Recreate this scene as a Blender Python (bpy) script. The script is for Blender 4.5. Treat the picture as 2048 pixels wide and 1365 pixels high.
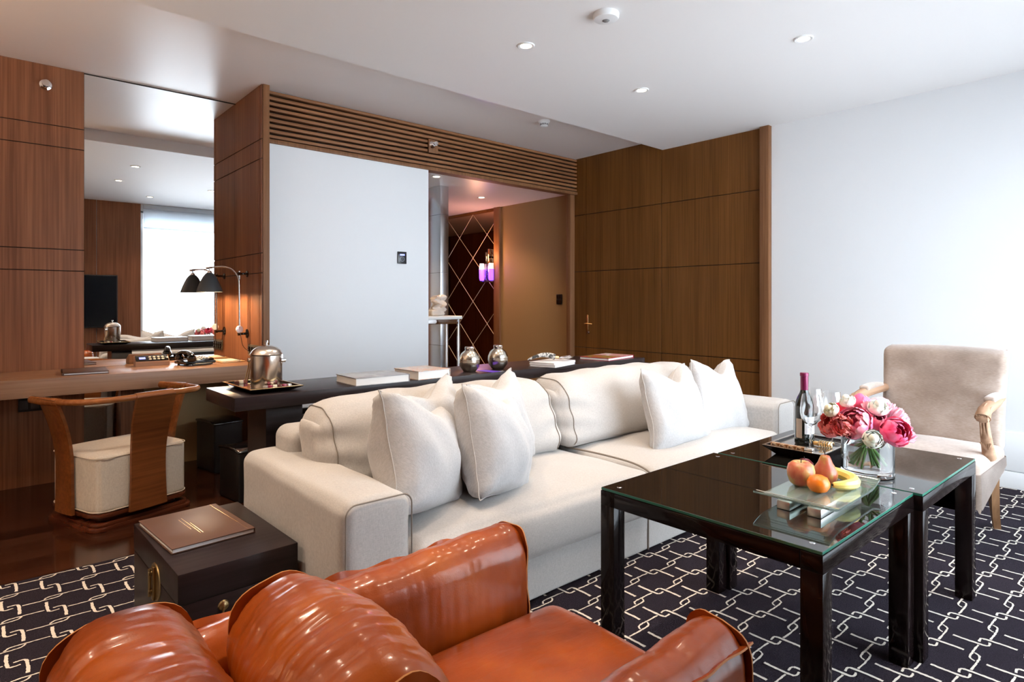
import bpy, bmesh, math, random
from mathutils import Vector, Matrix, noise
random.seed(7)
for o in list(bpy.data.objects): bpy.data.objects.remove(o)
SC = bpy.context.scene
COL = SC.collection
R = math.radians

# ------------------------------------------------------------------ camera
cam_d = bpy.data.cameras.new('camera'); cam = bpy.data.objects.new('camera', cam_d); COL.objects.link(cam)
cam_d.sensor_width = 36.0; cam_d.lens = 1223.0 / 2048 * 36.0
cam_d.shift_y = -(682.5 - 604.0) / 2048
cam_d.clip_start = 0.05
cam.location = (0, 0, 1.2); cam.rotation_euler = (R(90), 0, R(48.64 - 90))
SC.camera = cam
# ------------------------------------------------------------------ world, exposure
SC.view_settings.view_transform = 'Standard'
SC.view_settings.look = 'None'
SC.view_settings.gamma = 1.0
SC.view_settings.use_curve_mapping = False
SC.view_settings.exposure = 0.27
w = bpy.data.worlds.new('sky'); SC.world = w; w.use_nodes = True
w.node_tree.nodes['Background'].inputs[0].default_value = (0.80, 0.90, 1.0, 1)
w.node_tree.nodes['Background'].inputs[1].default_value = 1.5


def add_light(name, kind, loc, energy, color, rot=(0, 0, 0), **kw):
    d = bpy.data.lights.new(name, kind); d.energy = energy; d.color = color
    for k, v in kw.items(): setattr(d, k, v)
    o = bpy.data.objects.new(name, d); COL.objects.link(o); o.location = loc; o.rotation_euler = rot
    return o


# overcast daylight entering through the big window behind the camera (wall y = -0.385)
add_light('window_daylight', 'AREA', (3.39, -0.62, 1.30), 88, (0.80, 0.90, 1.0), (R(83), 0, 0), shape='RECTANGLE', size=3.0, size_y=2.3, spread=R(120))
WARM = (1.0, 0.80, 0.62)
DOWNLIGHTS = [((2.36, 2.56), 'white ceiling downlight between the round sensor and the ceiling step'),
              ((3.451, 1.476), 'white ceiling downlight nearest the plain white wall'),
              ((3.452, 2.571), 'white ceiling downlight nearest the corner of the lowered ceiling'),
              ((1.31, 2.49), 'white ceiling downlight seen in the mirror closest to the ceiling step'),
              ((1.31, 1.48), 'white ceiling downlight seen in the mirror over the leather chair'),
              ((1.84, 0.41), 'white ceiling downlight seen in the mirror close to the window'),
              ((2.35, 1.47), 'white ceiling downlight seen in the mirror beside the lamp reflection')]
# unseen downlights added to warm the side of the room
ADDED_DOWNLIGHTS = [((0.20, 2.49), 'added unseen white downlight over the desk chair side of the room'), ((-0.95, 2.49), 'added unseen white downlight by the far side wall near the ceiling step'), ((-0.95, 0.90), 'added unseen white downlight by the far side wall near the window wall')]

# ------------------------------------------------------------------ helpers
def tag(o, label=None, cat=None, group=None, kind=None):
    if label: o['label'] = label
    if cat: o['category'] = cat
    if group: o['group'] = group
    if kind: o['kind'] = kind
    return o


def thing(name, label, cat, loc=(0, 0, 0), rz=0.0, group=None):
    o = bpy.data.objects.new(name, None); COL.objects.link(o)
    o.empty_display_size = 0.05
    o.location = loc; o.rotation_euler = (0, 0, rz)
    return tag(o, label, cat, group)


def obj(name, bm, mats, parent=None, smooth=True, angle=40, label=None, loc=None):
    me = bpy.data.meshes.new(name)
    bmesh.ops.recalc_face_normals(bm, faces=bm.faces)
    bm.to_mesh(me); bm.free()
    if not isinstance(mats, (list, tuple)): mats = [mats]
    for m in mats: me.materials.append(m)
    if smooth:
        me.polygons.foreach_set('use_smooth', [True] * len(me.polygons))
        try: me.set_sharp_from_angle(angle=R(angle))
        except Exception: pass
    o = bpy.data.objects.new(name, me); COL.objects.link(o)
    if parent: o.parent = parent
    if loc: o.location = loc
    if label: o['label'] = label
    return o


def struct(name, bm, mat, **k):
    return tag(obj(name, bm, mat, **k), kind='structure')


def copy_tree(o, parent=None):
    c = o.copy(); COL.objects.link(c)
    if parent: c.parent = parent
    for ch in o.children: copy_tree(ch, c)
    return c


def B(): return bmesh.new()


def box(b, x0, x1, y0, y1, z0, z1, bev=0.0, mi=0, seg=2, M=None):
    vs = [b.verts.new((x, y, z)) for x in (x0, x1) for y in (y0, y1) for z in (z0, z1)]
    f = [(0, 1, 3, 2), (4, 6, 7, 5), (0, 4, 5, 1), (2, 3, 7, 6), (0, 2, 6, 4), (1, 5, 7, 3)]
    fs = [b.faces.new([vs[i] for i in q]) for q in f]
    for q in fs: q.material_index = mi
    if bev > 0:
        es = list({e for q in fs for e in q.edges})
        r = bmesh.ops.bevel(b, geom=es, offset=bev, segments=seg, affect='EDGES', profile=0.5)
        for q in r['faces']: q.material_index = mi
        vs = list({v for q in r['faces'] for v in q.verts} | {v for v in vs if v.is_valid})
    if M is not None:
        bmesh.ops.transform(b, matrix=M, verts=[v for v in vs if v.is_valid])
    return b


def prism(b, poly, z0, z1, bev=0.0, mi=0, M=None):
    """polygon in xy extruded in z"""
    lo = [b.verts.new((x, y, z0)) for x, y in poly]; hi = [b.verts.new((x, y, z1)) for x, y in poly]
    n = len(poly); fs = [b.faces.new(lo[::-1]), b.faces.new(hi)]
    for i in range(n): fs.append(b.faces.new((lo[i], lo[(i + 1) % n], hi[(i + 1) % n], hi[i])))
    for q in fs: q.material_index = mi
    vs = lo + hi
    if bev > 0:
        es = list(fs[0].edges) + list(fs[1].edges)
        r = bmesh.ops.bevel(b, geom=es, offset=bev, segments=2, affect='EDGES', profile=0.5)
        vs = list({v for q in r['faces'] for v in q.verts} | {v for v in vs if v.is_valid})
    if M is not None: bmesh.ops.transform(b, matrix=M, verts=vs)
    return b


def lathe(b, prof, n=32, M=None, mi=0, squash=(1, 1)):
    rings = []
    for r, z in prof:
        if r <= 1e-6: rings.append([b.verts.new((0, 0, z))])
        else: rings.append([b.verts.new((r * math.cos(2 * math.pi * i / n) * squash[0], r * math.sin(2 * math.pi * i / n) * squash[1], z)) for i in range(n)])
    for a, c in zip(rings, rings[1:]):
        if len(a) == 1 and len(c) == 1: continue
        for i in range(n):
            j = (i + 1) % n
            if len(a) == 1: f = b.faces.new((a[0], c[i], c[j]))
            elif len(c) == 1: f = b.faces.new((a[i], a[j], c[0]))
            else: f = b.faces.new((a[i], a[j], c[j], c[i]))
            f.material_index = mi
    if M is not None: bmesh.ops.transform(b, matrix=M, verts=[v for r in rings for v in r])
    return b


def smooth_path(pts, k=6):
    pts = [Vector(p) for p in pts]
    if len(pts) < 3: return pts
    out = []
    for i in range(len(pts) - 1):
        p0 = pts[max(i - 1, 0)]; p1 = pts[i]; p2 = pts[i + 1]; p3 = pts[min(i + 2, len(pts) - 1)]
        for j in range(k):
            t = j / k
            out.append(0.5 * ((2 * p1) + (-p0 + p2) * t + (2 * p0 - 5 * p1 + 4 * p2 - p3) * t * t + (-p0 + 3 * p1 - 3 * p2 + p3) * t ** 3))
    out.append(pts[-1]); return out


def tube(b, pts, r, n=10, mi=0, caps=True, up=None, flat=1.0):
    """r: number or list or function of t; flat squashes the section along the second axis"""
    pts = [Vector(p) for p in pts]; N = len(pts)
    T = []
    for i in range(N):
        t = pts[min(i + 1, N - 1)] - pts[max(i - 1, 0)]
        T.append(t.normalized() if t.length > 1e-9 else Vector((0, 0, 1)))
    a = Vector(up) if up else (Vector((0, 0, 1)) if abs(T[0].z) < 0.9 else Vector((1, 0, 0)))
    u = (a - T[0] * a.dot(T[0])).normalized()
    rings = []
    for i in range(N):
        if up: u = (a - T[i] * a.dot(T[i])).normalized()
        else: u = (u - T[i] * u.dot(T[i])).normalized()
        v = T[i].cross(u)
        rr = r(i / (N - 1)) if callable(r) else (r[i] if isinstance(r, (list, tuple)) else r)
        rings.append([b.verts.new(pts[i] + (u * math.cos(2 * math.pi * k / n) * flat + v * math.sin(2 * math.pi * k / n)) * rr) for k in range(n)])
    for p, q in zip(rings, rings[1:]):
        for k in range(n):
            f = b.faces.new((p[k], p[(k + 1) % n], q[(k + 1) % n], q[k])); f.material_index = mi
    if caps:
        for q in (rings[0][::-1], rings[-1]):
            f = b.faces.new(q); f.material_index = mi
    return b


def cyl(b, p0, p1, r, n=20, mi=0, r1=None):
    return tube(b, [p0, p1], [r, r if r1 is None else r1], n=n, mi=mi)


def rbox(b, cx, cy, cz, sx, sy, sz, r, n=(14, 10, 6), f=None, mi=0):
    """rounded box on a fine grid; f deforms (x,y,z) given in half-extent units too"""
    hx, hy, hz = sx / 2, sy / 2, sz / 2
    seen = {}

    def vert(x, y, z):
        # concentrate samples near rim
        p = Vector((x * hx, y * hy, z * hz))
        c = Vector((max(-hx + r, min(hx - r, p.x)), max(-hy + r, min(hy - r, p.y)), max(-hz + r, min(hz - r, p.z))))
        d = p - c
        if d.length > 1e-9: p = c + d.normalized() * r
        key = (round(x, 5), round(y, 5), round(z, 5))
        if key in seen: return seen[key]
        q = Vector((p.x + cx, p.y + cy, p.z + cz))
        if f: q = Vector(f(q, x, y, z))
        v = b.verts.new(q); seen[key] = v; return v

    def grid(h, m):
        # parameter list clustering in the rounded rim
        rim = min(r / h, 0.999); k = 4
        xs = [-1 + rim * (1 - math.cos(math.pi / 2 * i / k) * 1.0) for i in range(k)]
        inner = [-1 + rim + (2 - 2 * rim) * i / m for i in range(m + 1)]
        return [-1 + rim * i / k for i in range(k)] + inner + [1 - rim * (k - 1 - i) / k for i in range(k)]
    gx, gy, gz = grid(hx, n[0]), grid(hy, n[1]), grid(hz, n[2])
    for A, Bb, fn in ((gx, gy, lambda a, c, s: (a, c, s)), (gx, gz, lambda a, c, s: (a, s, c)), (gy, gz, lambda a, c, s: (s, a, c))):
        for s in (-1, 1):
            for i in range(len(A) - 1):
                for j in range(len(Bb) - 1):
                    q = [vert(*fn(A[i], Bb[j], s)), vert(*fn(A[i + 1], Bb[j], s)), vert(*fn(A[i + 1], Bb[j + 1], s)), vert(*fn(A[i], Bb[j + 1], s))]
                    if len(set(q)) == 4:
                        try: b.faces.new(q).material_index = mi
                        except ValueError: pass
    return b


def wob(p, s, a, seed=0.0):
    return noise.noise(Vector((p[0] * s + seed, p[1] * s - seed, p[2] * s + seed * 2))) * a


# ------------------------------------------------------------------ materials
def mat(name, color=(0.8, 0.8, 0.8), rough=0.5, metal=0.0, **k):
    m = bpy.data.materials.new(name); m.use_nodes = True
    p = m.node_tree.nodes['Principled BSDF']
    p.inputs['Base Color'].default_value = (*color, 1); p.inputs['Roughness'].default_value = rough; p.inputs['Metallic'].default_value = metal
    for kk, v in k.items():
        nm = {'coat': 'Coat Weight', 'ior': 'IOR', 'trans': 'Transmission Weight', 'sheen': 'Sheen Weight', 'emit': 'Emission Strength', 'ecol': 'Emission Color', 'spec': 'Specular IOR Level', 'coat_rough': 'Coat Roughness', 'sss': 'Subsurface Weight', 'aniso': 'Anisotropic', 'alpha': 'Alpha'}[kk]
        p.inputs[nm].default_value = (*v, 1) if kk == 'ecol' else v
    return m


def nodes(m): return m.node_tree.nodes, m.node_tree.links, m.node_tree.nodes['Principled BSDF']


def tex(m, kind='noise', scale=5.0, stretch=(1, 1, 1), detail=4.0, rot=(0, 0, 0), **k):
    N, L, P = nodes(m)
    tc = N.new('ShaderNodeTexCoord'); mp = N.new('ShaderNodeMapping'); mp.inputs['Scale'].default_value = stretch; mp.inputs['Rotation'].default_value = rot
    L.new(tc.outputs['Object'], mp.inputs['Vector'])
    t = N.new({'noise': 'ShaderNodeTexNoise', 'wave': 'ShaderNodeTexWave', 'voronoi': 'ShaderNodeTexVoronoi', 'brick': 'ShaderNodeTexBrick'}[kind])
    t.inputs['Scale'].default_value = scale
    if kind in ('noise', 'wave'): t.inputs['Detail'].default_value = detail
    for kk, v in k.items(): t.inputs[kk].default_value = v
    L.new(mp.outputs[0], t.inputs['Vector'])
    return t


def ramp(m, src, stops):
    N, L, P = nodes(m)
    r = N.new('ShaderNodeValToRGB'); L.new(src, r.inputs[0])
    el = r.color_ramp.elements
    while len(el) < len(stops): el.new(0.5)
    for e, (pos, c) in zip(el, stops): e.position = pos; e.color = (*c, 1) if len(c) == 3 else c
    return r


def bump(m, src, strength=0.3, dist=0.005, prev=None):
    N, L, P = nodes(m)
    bp = N.new('ShaderNodeBump'); bp.inputs['Strength'].default_value = strength; bp.inputs['Distance'].default_value = dist
    L.new(src, bp.inputs['Height'])
    if prev: L.new(prev.outputs[0], bp.inputs['Normal'])
    L.new(bp.outputs[0], P.inputs['Normal']); return bp


def wood(name, c0, c1, rough=0.35, axis='z', fine=90.0, coat=0.0):
    m = mat(name, c0, rough, coat=coat, spec=.22)
    N, L, P = nodes(m)
    st = {'z': (fine, fine, 1.6), 'x': (1.6, fine, fine), 'y': (fine, 1.6, fine)}[axis]
    t = tex(m, 'noise', 1.0, st, 3.0)
    t2 = tex(m, 'noise', 1.0, tuple(s * 0.09 if s > 2 else s * 0.35 for s in st), 2.0)
    mx = N.new('ShaderNodeMix'); mx.data_type = 'FLOAT'; mx.inputs[0].default_value = 0.42
    L.new(t.outputs[0], mx.inputs[2]); L.new(t2.outputs[0], mx.inputs[3])
    r = ramp(m, mx.outputs[0], [(0.36, c0), (0.64, c1)])
    L.new(r.outputs[0], P.inputs['Base Color'])
    bump(m, t.outputs[0], 0.10, 0.001)
    return m


def fabric(name, c0, c1, scale=700.0, rough=0.9, sheen=0.25, bs=0.25, bigb=0.2):
    m = mat(name, c0, rough, sheen=sheen)
    N, L, P = nodes(m)
    a = tex(m, 'noise', 1.0, (scale, scale * 0.15, scale * 0.15), 2); c = tex(m, 'noise', 1.0, (scale * 0.15, scale, scale), 2)
    ad = N.new('ShaderNodeMath'); ad.operation = 'ADD'; L.new(a.outputs[0], ad.inputs[0]); L.new(c.outputs[0], ad.inputs[1])
    hv = N.new('ShaderNodeMath'); hv.operation = 'MULTIPLY'; hv.inputs[1].default_value = 0.5; L.new(ad.outputs[0], hv.inputs[0])
    r = ramp(m, hv.outputs[0], [(0.35, c0), (0.65, c1)]); L.new(r.outputs[0], P.inputs['Base Color'])
    b1 = bump(m, hv.outputs[0], bs, 0.0015)
    big = tex(m, 'noise', 5.0, (1, 1, 1.5), 3)
    bump(m, big.outputs[0], bigb, 0.006, prev=b1)
    return m


def leather(name, dark, mid, light):
    m = mat(name, mid, 0.34, coat=0.35, coat_rough=0.14, spec=.25)
    N, L, P = nodes(m)
    a = tex(m, 'noise', 3.2, (1, 1, 1), 5)
    r = ramp(m, a.outputs[0], [(0.30, dark), (0.50, mid), (0.72, light)]); L.new(r.outputs[0], P.inputs['Base Color'])
    g = tex(m, 'voronoi', 320.0)
    b1 = bump(m, g.outputs[0], 0.12, 0.0008)
    wv = tex(m, 'noise', 1.0, (14, 44, 14), 4, Distortion=.8)
    b2 = bump(m, wv.outputs[0], 0.5, 0.0022, prev=b1)
    w2 = tex(m, 'noise', 1.0, (7, 7, 7), 2)
    bump(m, w2.outputs[0], 0.3, 0.010, prev=b2)
    rr = ramp(m, wv.outputs[0], [(0.3, (0.28,) * 3), (0.7, (0.42,) * 3)]); L.new(rr.outputs[0], P.inputs['Roughness'])
    return m


def metal(name, c, rough=0.15, aniso=0.0): return mat(name, c, rough, 1.0, aniso=aniso)


def glass(name, c=(1, 1, 1), rough=0.0, ior=1.5):
    return mat(name, c, rough, trans=1.0, ior=ior)


def velvet_mat():
    m = mat('worn_velvet', (.3, .22, .18), .8, sheen=.5)
    a = tex(m, 'noise', 3.5, (1, 1, 1.3), 3); c = tex(m, 'noise', 1.0, (60, 60, 420), 3)
    N, L, P = nodes(m); mx = N.new('ShaderNodeMix'); mx.data_type = 'FLOAT'; mx.inputs[0].default_value = .25; L.new(a.outputs[0], mx.inputs[2]); L.new(c.outputs[0], mx.inputs[3])
    r = ramp(m, mx.outputs[0], [(.36, (.20, .140, .105)), (.50, (.29, .215, .170)), (.66, (.44, .355, .305))]); L.new(r.outputs[0], P.inputs['Base Color']); bump(m, c.outputs[0], .08, .001)
    return m


M = {}
M['white'] = mat('white_paint', (0.80, 0.81, 0.82), 0.7)
M['ceiling'] = mat('ceiling_paint', (0.84, 0.82, 0.81), 0.6)
M['ceil_gloss'] = mat('satin_ceiling_paint', (0.84, 0.79, 0.77), 0.35)
M['wood_l'] = wood('walnut_veneer', (0.155, 0.054, 0.023), (0.275, 0.113, 0.053), 0.45)
M['wood_r'] = wood('teak_veneer', (0.118, 0.043, 0.009), (0.200, 0.080, 0.019), 0.45)
M['wood_trim'] = wood('teak_trim', (0.165, 0.070, 0.028), (0.26, 0.12, 0.055), 0.5)
M['wood_slat'] = wood('slat_teak', (0.21, 0.085, 0.035), (0.33, 0.15, 0.065), 0.45, 'x')
M['wood_desk'] = wood('desk_veneer', (0.25, 0.125, 0.068), (0.36, 0.20, 0.12), 0.36, 'x', 70)
M['wood_chair'] = wood('bent_teak', (0.14, 0.042, 0.012), (0.25, 0.082, 0.024), 0.30, 'x', 60, coat=0.2)
M['wood_rail'] = wood('polished_teak', (0.26, 0.080, 0.024), (0.38, 0.145, 0.045), 0.25, 'x', 50, coat=0.3)
M['wood_dark'] = wood('wenge', (0.013, 0.008, 0.0085), (0.027, 0.018, 0.0185), 0.33, 'x', 60)
M['wood_base'] = wood('mahogany', (0.075, 0.018, 0.008), (0.13, 0.035, 0.015), 0.2, 'x', 50, coat=0.4)
M['wood_pale'] = wood('limed_oak', (0.26, 0.145, 0.085), (0.46, 0.29, 0.19), 0.55, 'x', 40)
M['wood_leg'] = wood('oak_leg', (0.12, 0.058, 0.026), (0.22, 0.115, 0.055), 0.5, 'z', 60)
M['groove'] = mat('groove_black', (0.012, 0.008, 0.006), 0.8)
M['black'] = mat('black_satin', (0.012, 0.012, 0.013), 0.35)
M['black_gloss'] = mat('black_gloss', (0.006, 0.006, 0.007), 0.08, coat=0.5)
M['lacquer'] = mat('black_lacquer', (0.008, 0.005, 0.005), 0.10, spec=.2)
M['black_leather'] = mat('black_leather', (0.010, 0.010, 0.011), 0.32)
M['lamp_black'] = mat('lamp_enamel', (0.035, 0.040, 0.044), 0.35)
M['chrome'] = metal('chrome', (0.85, 0.85, 0.86), 0.06)
M['steel'] = metal('brushed_steel', (0.66, 0.60, 0.54), 0.20, 0.6)
M['steel_dark'] = metal('dark_steel', (0.42, 0.43, 0.45), 0.12)
M['jar'] = metal('aged_silver', (0.60, 0.55, 0.47), 0.22)
M['brass'] = metal('aged_brass', (0.40, 0.29, 0.14), 0.35)
M['gold'] = metal('gold', (0.85, 0.60, 0.28), 0.25)
M['mirror'] = metal('mirror_silver', (0.86, 0.87, 0.87), 0.0)
M['mirror_bronze'] = metal('bronze_mirror', (0.50, 0.34, 0.20), 0.02)
M['sofa'] = fabric('sofa_linen', (0.385, 0.365, 0.345), (0.50, 0.475, 0.45), 600)
M['pillow'] = fabric('pillow_linen', (0.40, 0.395, 0.395), (0.52, 0.515, 0.515), 500)
M['velvet'] = velvet_mat()
M['silk'] = fabric('raw_silk', (0.60, 0.54, 0.46), (0.76, 0.70, 0.61), 420, 0.55, 0.3, 0.15)
M['seam'] = mat('seam_thread', (0.22, 0.19, 0.16), 0.9)
M['piping'] = mat('silk_piping', (0.62, 0.54, 0.44), 0.8)
M['leather'] = leather('cognac_leather', (0.17, 0.026, 0.003), (0.36, 0.066, 0.004), (0.58, 0.145, 0.006))
M['leather_edge'] = mat('leather_raw_edge', (0.52, 0.20, 0.045), 0.6)
M['book_brown'] = mat('brown_leatherette', (0.090, 0.040, 0.026), 0.45)
M['paper'] = mat('paper', (0.80, 0.79, 0.77), 0.8)
M['paper_warm'] = mat('paper_warm', (0.78, 0.70, 0.58), 0.8)
M['glass'] = glass('clear_glass')
M['water'] = glass('water', (0.97, 1, 1), 0, 1.33)
M['glass_green'] = mat('green_plate_glass', (0.74, 0.92, 0.86), 0.03, trans=.9, ior=1.5)
M['table_glass'] = mat('smoked_table_glass', (0.010, 0.009, 0.008), 0.015, ior=2.25)
M['glass_edge'] = mat('green_glass_edge', (0.03, 0.16, 0.11), 0.1)
M['carpet'] = mat('carpet_pile', (0.030, 0.022, 0.028), 1.0, spec=0.1)
nz = tex(M['carpet'], 'noise', 260, (1, 1, 1), 3); rr_ = ramp(M['carpet'], nz.outputs[0], [(0.3, (0.010, 0.008, 0.014)), (0.7, (0.034, 0.026, 0.036))])
M['carpet'].node_tree.links.new(rr_.outputs[0], nodes(M['carpet'])[2].inputs['Base Color']); bump(M['carpet'], nz.outputs[0], 0.8, 0.006)
M['carpet_line'] = mat('carpet_cream_yarn', (0.66, 0.60, 0.52), 1.0)
M['switch'] = mat('switch_black', (0.015, 0.015, 0.017), 0.3)
M['socket'] = mat('socket_bronze', (0.10, 0.085, 0.065), 0.35)
M['plastic_w'] = mat('white_plastic', (0.78, 0.78, 0.78), 0.4)
M['tan'] = mat('tan_wallcovering', (0.31, 0.195, 0.085), 0.7)
M['bulb'] = mat('lamp_glow', (1, 0.9, 0.75), 0.5, emit=14.0, ecol=(1.0, 0.80, 0.55))
M['purple'] = mat('violet_glow', (0.3, 0.1, 1.0), 0.4, emit=2.2, ecol=(0.22, 0.07, 1.0))
M['blue_disp'] = mat('display_glow', (0.1, 0.1, 0.4), 0.3, emit=2.0, ecol=(0.25, 0.28, 1.0))
M['tv'] = mat('screen_glass', (0.003, 0.003, 0.005), 0.12, spec=.12)
M['card'] = mat('violet_card', (0.10, 0.03, 0.42), 0.6)
M['key'] = mat('phone_keys', (0.62, 0.55, 0.42), 0.4)
M['stone'] = mat('grey_stone_panel', (0.50, 0.52, 0.54), 0.25)
M['marble'] = mat('marble_top', (0.78, 0.76, 0.74), 0.2)
M['crystal'] = mat('cloudy_crystal', (0.95, 0.90, 0.84), 0.12, trans=0.55, ior=1.5)
M['brushed_al'] = metal('brushed_aluminium', (0.74, 0.73, 0.70), 0.28)

# floor planks
m = mat('dark_floor_boards', (0.03, 0.01, 0.005), 0.16, coat=0.15); M['floor'] = m
N, L, P = nodes(m)
br = tex(m, 'brick', 1.0, (1, 1, 1)); br.inputs['Scale'].default_value = 1.0
br.inputs['Brick Width'].default_value = 1.4; br.inputs['Row Height'].default_value = 0.125; br.inputs['Mortar Size'].default_value = 0.0018; br.inputs['Mortar Smooth'].default_value = 0.3
br.inputs['Color1'].default_value = (0.022, 0.0065, 0.003, 1); br.inputs['Color2'].default_value = (0.062, 0.020, 0.009, 1); br.inputs['Mortar'].default_value = (0.006, 0.002, 0.001, 1)
gn = tex(m, 'noise', 1.0, (2.2, 60, 1), 4)
mx = N.new('ShaderNodeMix'); mx.data_type = 'RGBA'; mx.blend_type = 'MULTIPLY'; mx.inputs[0].default_value = 0.7
gr = ramp(m, gn.outputs[0], [(0.3, (0.55, 0.5, 0.5)), (0.7, (1.25, 1.2, 1.2))])
L.new(br.outputs[0], mx.inputs[6]); L.new(gr.outputs[0], mx.inputs[7]); L.new(mx.outputs[2], P.inputs['Base Color'])
bump(m, br.outputs['Fac'], -0.4, 0.002)

# ------------------------------------------------------------------ the room
XR = 4.97; YB = 4.57; YM = 5.06; ZC = 2.66; ZU = 2.765; YS = 3.455; ZF = 2.40; YW = -0.385; XL = -2.3
b = B(); box(b, XL - .1, 8.0, YW - .1, 9.6, -0.08, 0); struct('floor', b, M['floor'])
b = B(); box(b, XL, XR, YW, YS, ZC, ZC + .25); struct('ceiling_lowered', b, M['ceiling'])
b = B(); box(b, XL, XR, YS, YM + .05, ZU, ZU + .15); struct('ceiling_raised', b, M['ceil_gloss'])
b = B(); box(b, 1.61, 5.1, 4.66, 9.3, ZF, ZF + .1); struct('ceiling_foyer', b, M['ceil_gloss'])
# right wall: white part with the slightly proud dado and skirting
b = B(); box(b, XR, XR + .1, YW - .1, 2.386, 0, ZC + .2); struct('wall_right', b, M['white'])
b = B(); box(b, XR - .012, XR, YW, 2.386, 0.122, 0.367, 0.004); box(b, XR - .014, XR, YW, 2.386, 0.0, 0.116, 0.003); struct('baseboard_right', b, M['white'])


def panels(name, M_, axis, pos, a0, a1, zs, vs, depth, gap=0.004, zb=0.0, zt=2.7, holes=()):
    """flat veneer panels with shadow gaps; axis 'x': wall at x=pos, a runs in y. depth sign gives the front direction"""
    b = B()
    av = [a0] + list(vs) + [a1]; zv = [zb] + list(zs) + [zt]
    d0, d1 = sorted((pos, pos + depth))
    for i in range(len(av) - 1):
        for j in range(len(zv) - 1):
            A0 = av[i] + (gap / 2 if i else 0); A1 = av[i + 1] - (gap / 2 if i < len(av) - 2 else 0)
            Z0 = zv[j] + (gap / 2 if j else 0); Z1 = zv[j + 1] - (gap / 2 if j < len(zv) - 2 else 0)
            if any(abs((A0 + A1) / 2 - h[0]) < h[2] and abs((Z0 + Z1) / 2 - h[1]) < h[3] for h in holes): continue
            if axis == 'x': box(b, d0, d1, A0, A1, Z0, Z1, 0.0008, seg=1)
            else: box(b, A0, A1, d0, d1, Z0, Z1, 0.0008, seg=1)
    return struct(name, b, M_, angle=30)


# teak wall on the right with a flush door
b = B(); box(b, XR + .012, XR + .1, 2.386, 4.66, 0, ZU + .1); struct('wall_right_backing', b, M['groove'])
ZG = [0.600, 0.706, 1.528, 2.145]
panels('wall_right_panelling', M['wood_r'], 'x', XR + .012, 2.464, 4.66, ZG, [3.467, 4.434], -0.012, 0.006, 0, ZU, holes=[(3.95, z, .3, .03 + .4) for z in (0.3, 0.653, 1.1, 1.85)])
# the door: four flush panels
dr = B()
for z0, z1 in ((0.006, .597), (.603, .703), (.709, 1.525), (1.531, 2.142)): box(dr, XR, XR + .012, 3.471, 4.430, z0, z1, 0.0008, seg=1)
door = struct('door_1', dr, M['wood_r'], angle=30)
b = B(); box(b, XR - .006, XR, 4.398, 4.424, 0.88, 1.06, 0.002); cyl(b, (XR, 4.411, 0.965), (XR - .05, 4.411, 0.965), 0.008)
tube(b, smooth_path([(XR - .048, 4.411, .965), (XR - .052, 4.38, .966), (XR - .05, 4.30, .962)]), 0.007, 10)
obj('door_handle', b, M['gold'], door, label='gold lever handle on a narrow plate')
b = B(); cyl(b, (XR, 4.385, 0.87), (XR - .02, 4.385, 0.87), 0.016); cyl(b, (XR - .02, 4.385, 0.87), (XR - .032, 4.385, 0.87), 0.009); obj('lock_knob', b, M['chrome'], door, label='round chrome lock knob')
b = B(); box(b, XR - .05, XR, 2.386, 2.464, 0, ZC, 0.002); struct('trim_1', b, M['wood_trim'])
# jamb of the foyer opening and the header under the slats
b = B(); box(b, 4.90, XR, 4.60, 4.66, 0, ZF, 0.002); struct('trim_2', b, M['wood_trim'])
b = B(); box(b, 1.61, XR, YB - .012, 4.66, 2.372, 2.402, 0.001); struct('trim_3', b, M['wood_trim'])
# back white wall with skirting
b = B(); box(b, 1.61, 3.035, YB, 4.66, 0, 2.372, 0.002); struct('wall_back', b, M['white'])
b = B(); box(b, 1.61, 3.035, YB - .012, YB, 0.10, 0.367, 0.003); box(b, 1.61, 3.035, YB - .014, YB, 0, 0.094, 0.003); struct('baseboard_back', b, M['white'])
# fin and the panelling of the desk bay
b = B(); box(b, 1.558, 1.604, 4.47, YM + .05, 0, ZU, 0.001); struct('wall_fin', b, M['wood_trim'])
b = B(); box(b, 1.5562, 1.5578, 4.4785, YM + .03, 0.001, ZU - .001); struct('wall_fin_backing', b, M['groove'])
panels('wall_fin_panelling', M['wood_l'], 'x', 1.556, 4.478, YM, [1.408, 1.551, 2.233, 2.373], [4.525], -0.006, 0.006, 0.75, ZU)
panels('wall_fin_panelling_low', M['wood_l'], 'x', 1.556, 4.478, YM, [], [], -0.006, 0.004, 0, 0.64)
b = B(); box(b, XL, 1.61, YM + .012, YM + .12, 0, ZU + .1); struct('wall_left_backing', b, M['groove'])
panels('wall_left_panelling', M['wood_l'], 'y', YM + .012, XL, 0.565, [1.408, 1.551, 2.233, 2.373], [-0.75], -0.012, 0.0055, 0, ZU)
panels('wall_kneehole_panelling', M['wood_l'], 'y', YM + .012, 0.78, 0.92, [], [], -0.012, 0.0055, 0, 0.70)
b = B(); box(b, 0.92, 1.55, YM, YM + .012, 0, 0.70); struct('wall_kneehole_plaster', b, M['tan'])
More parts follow.
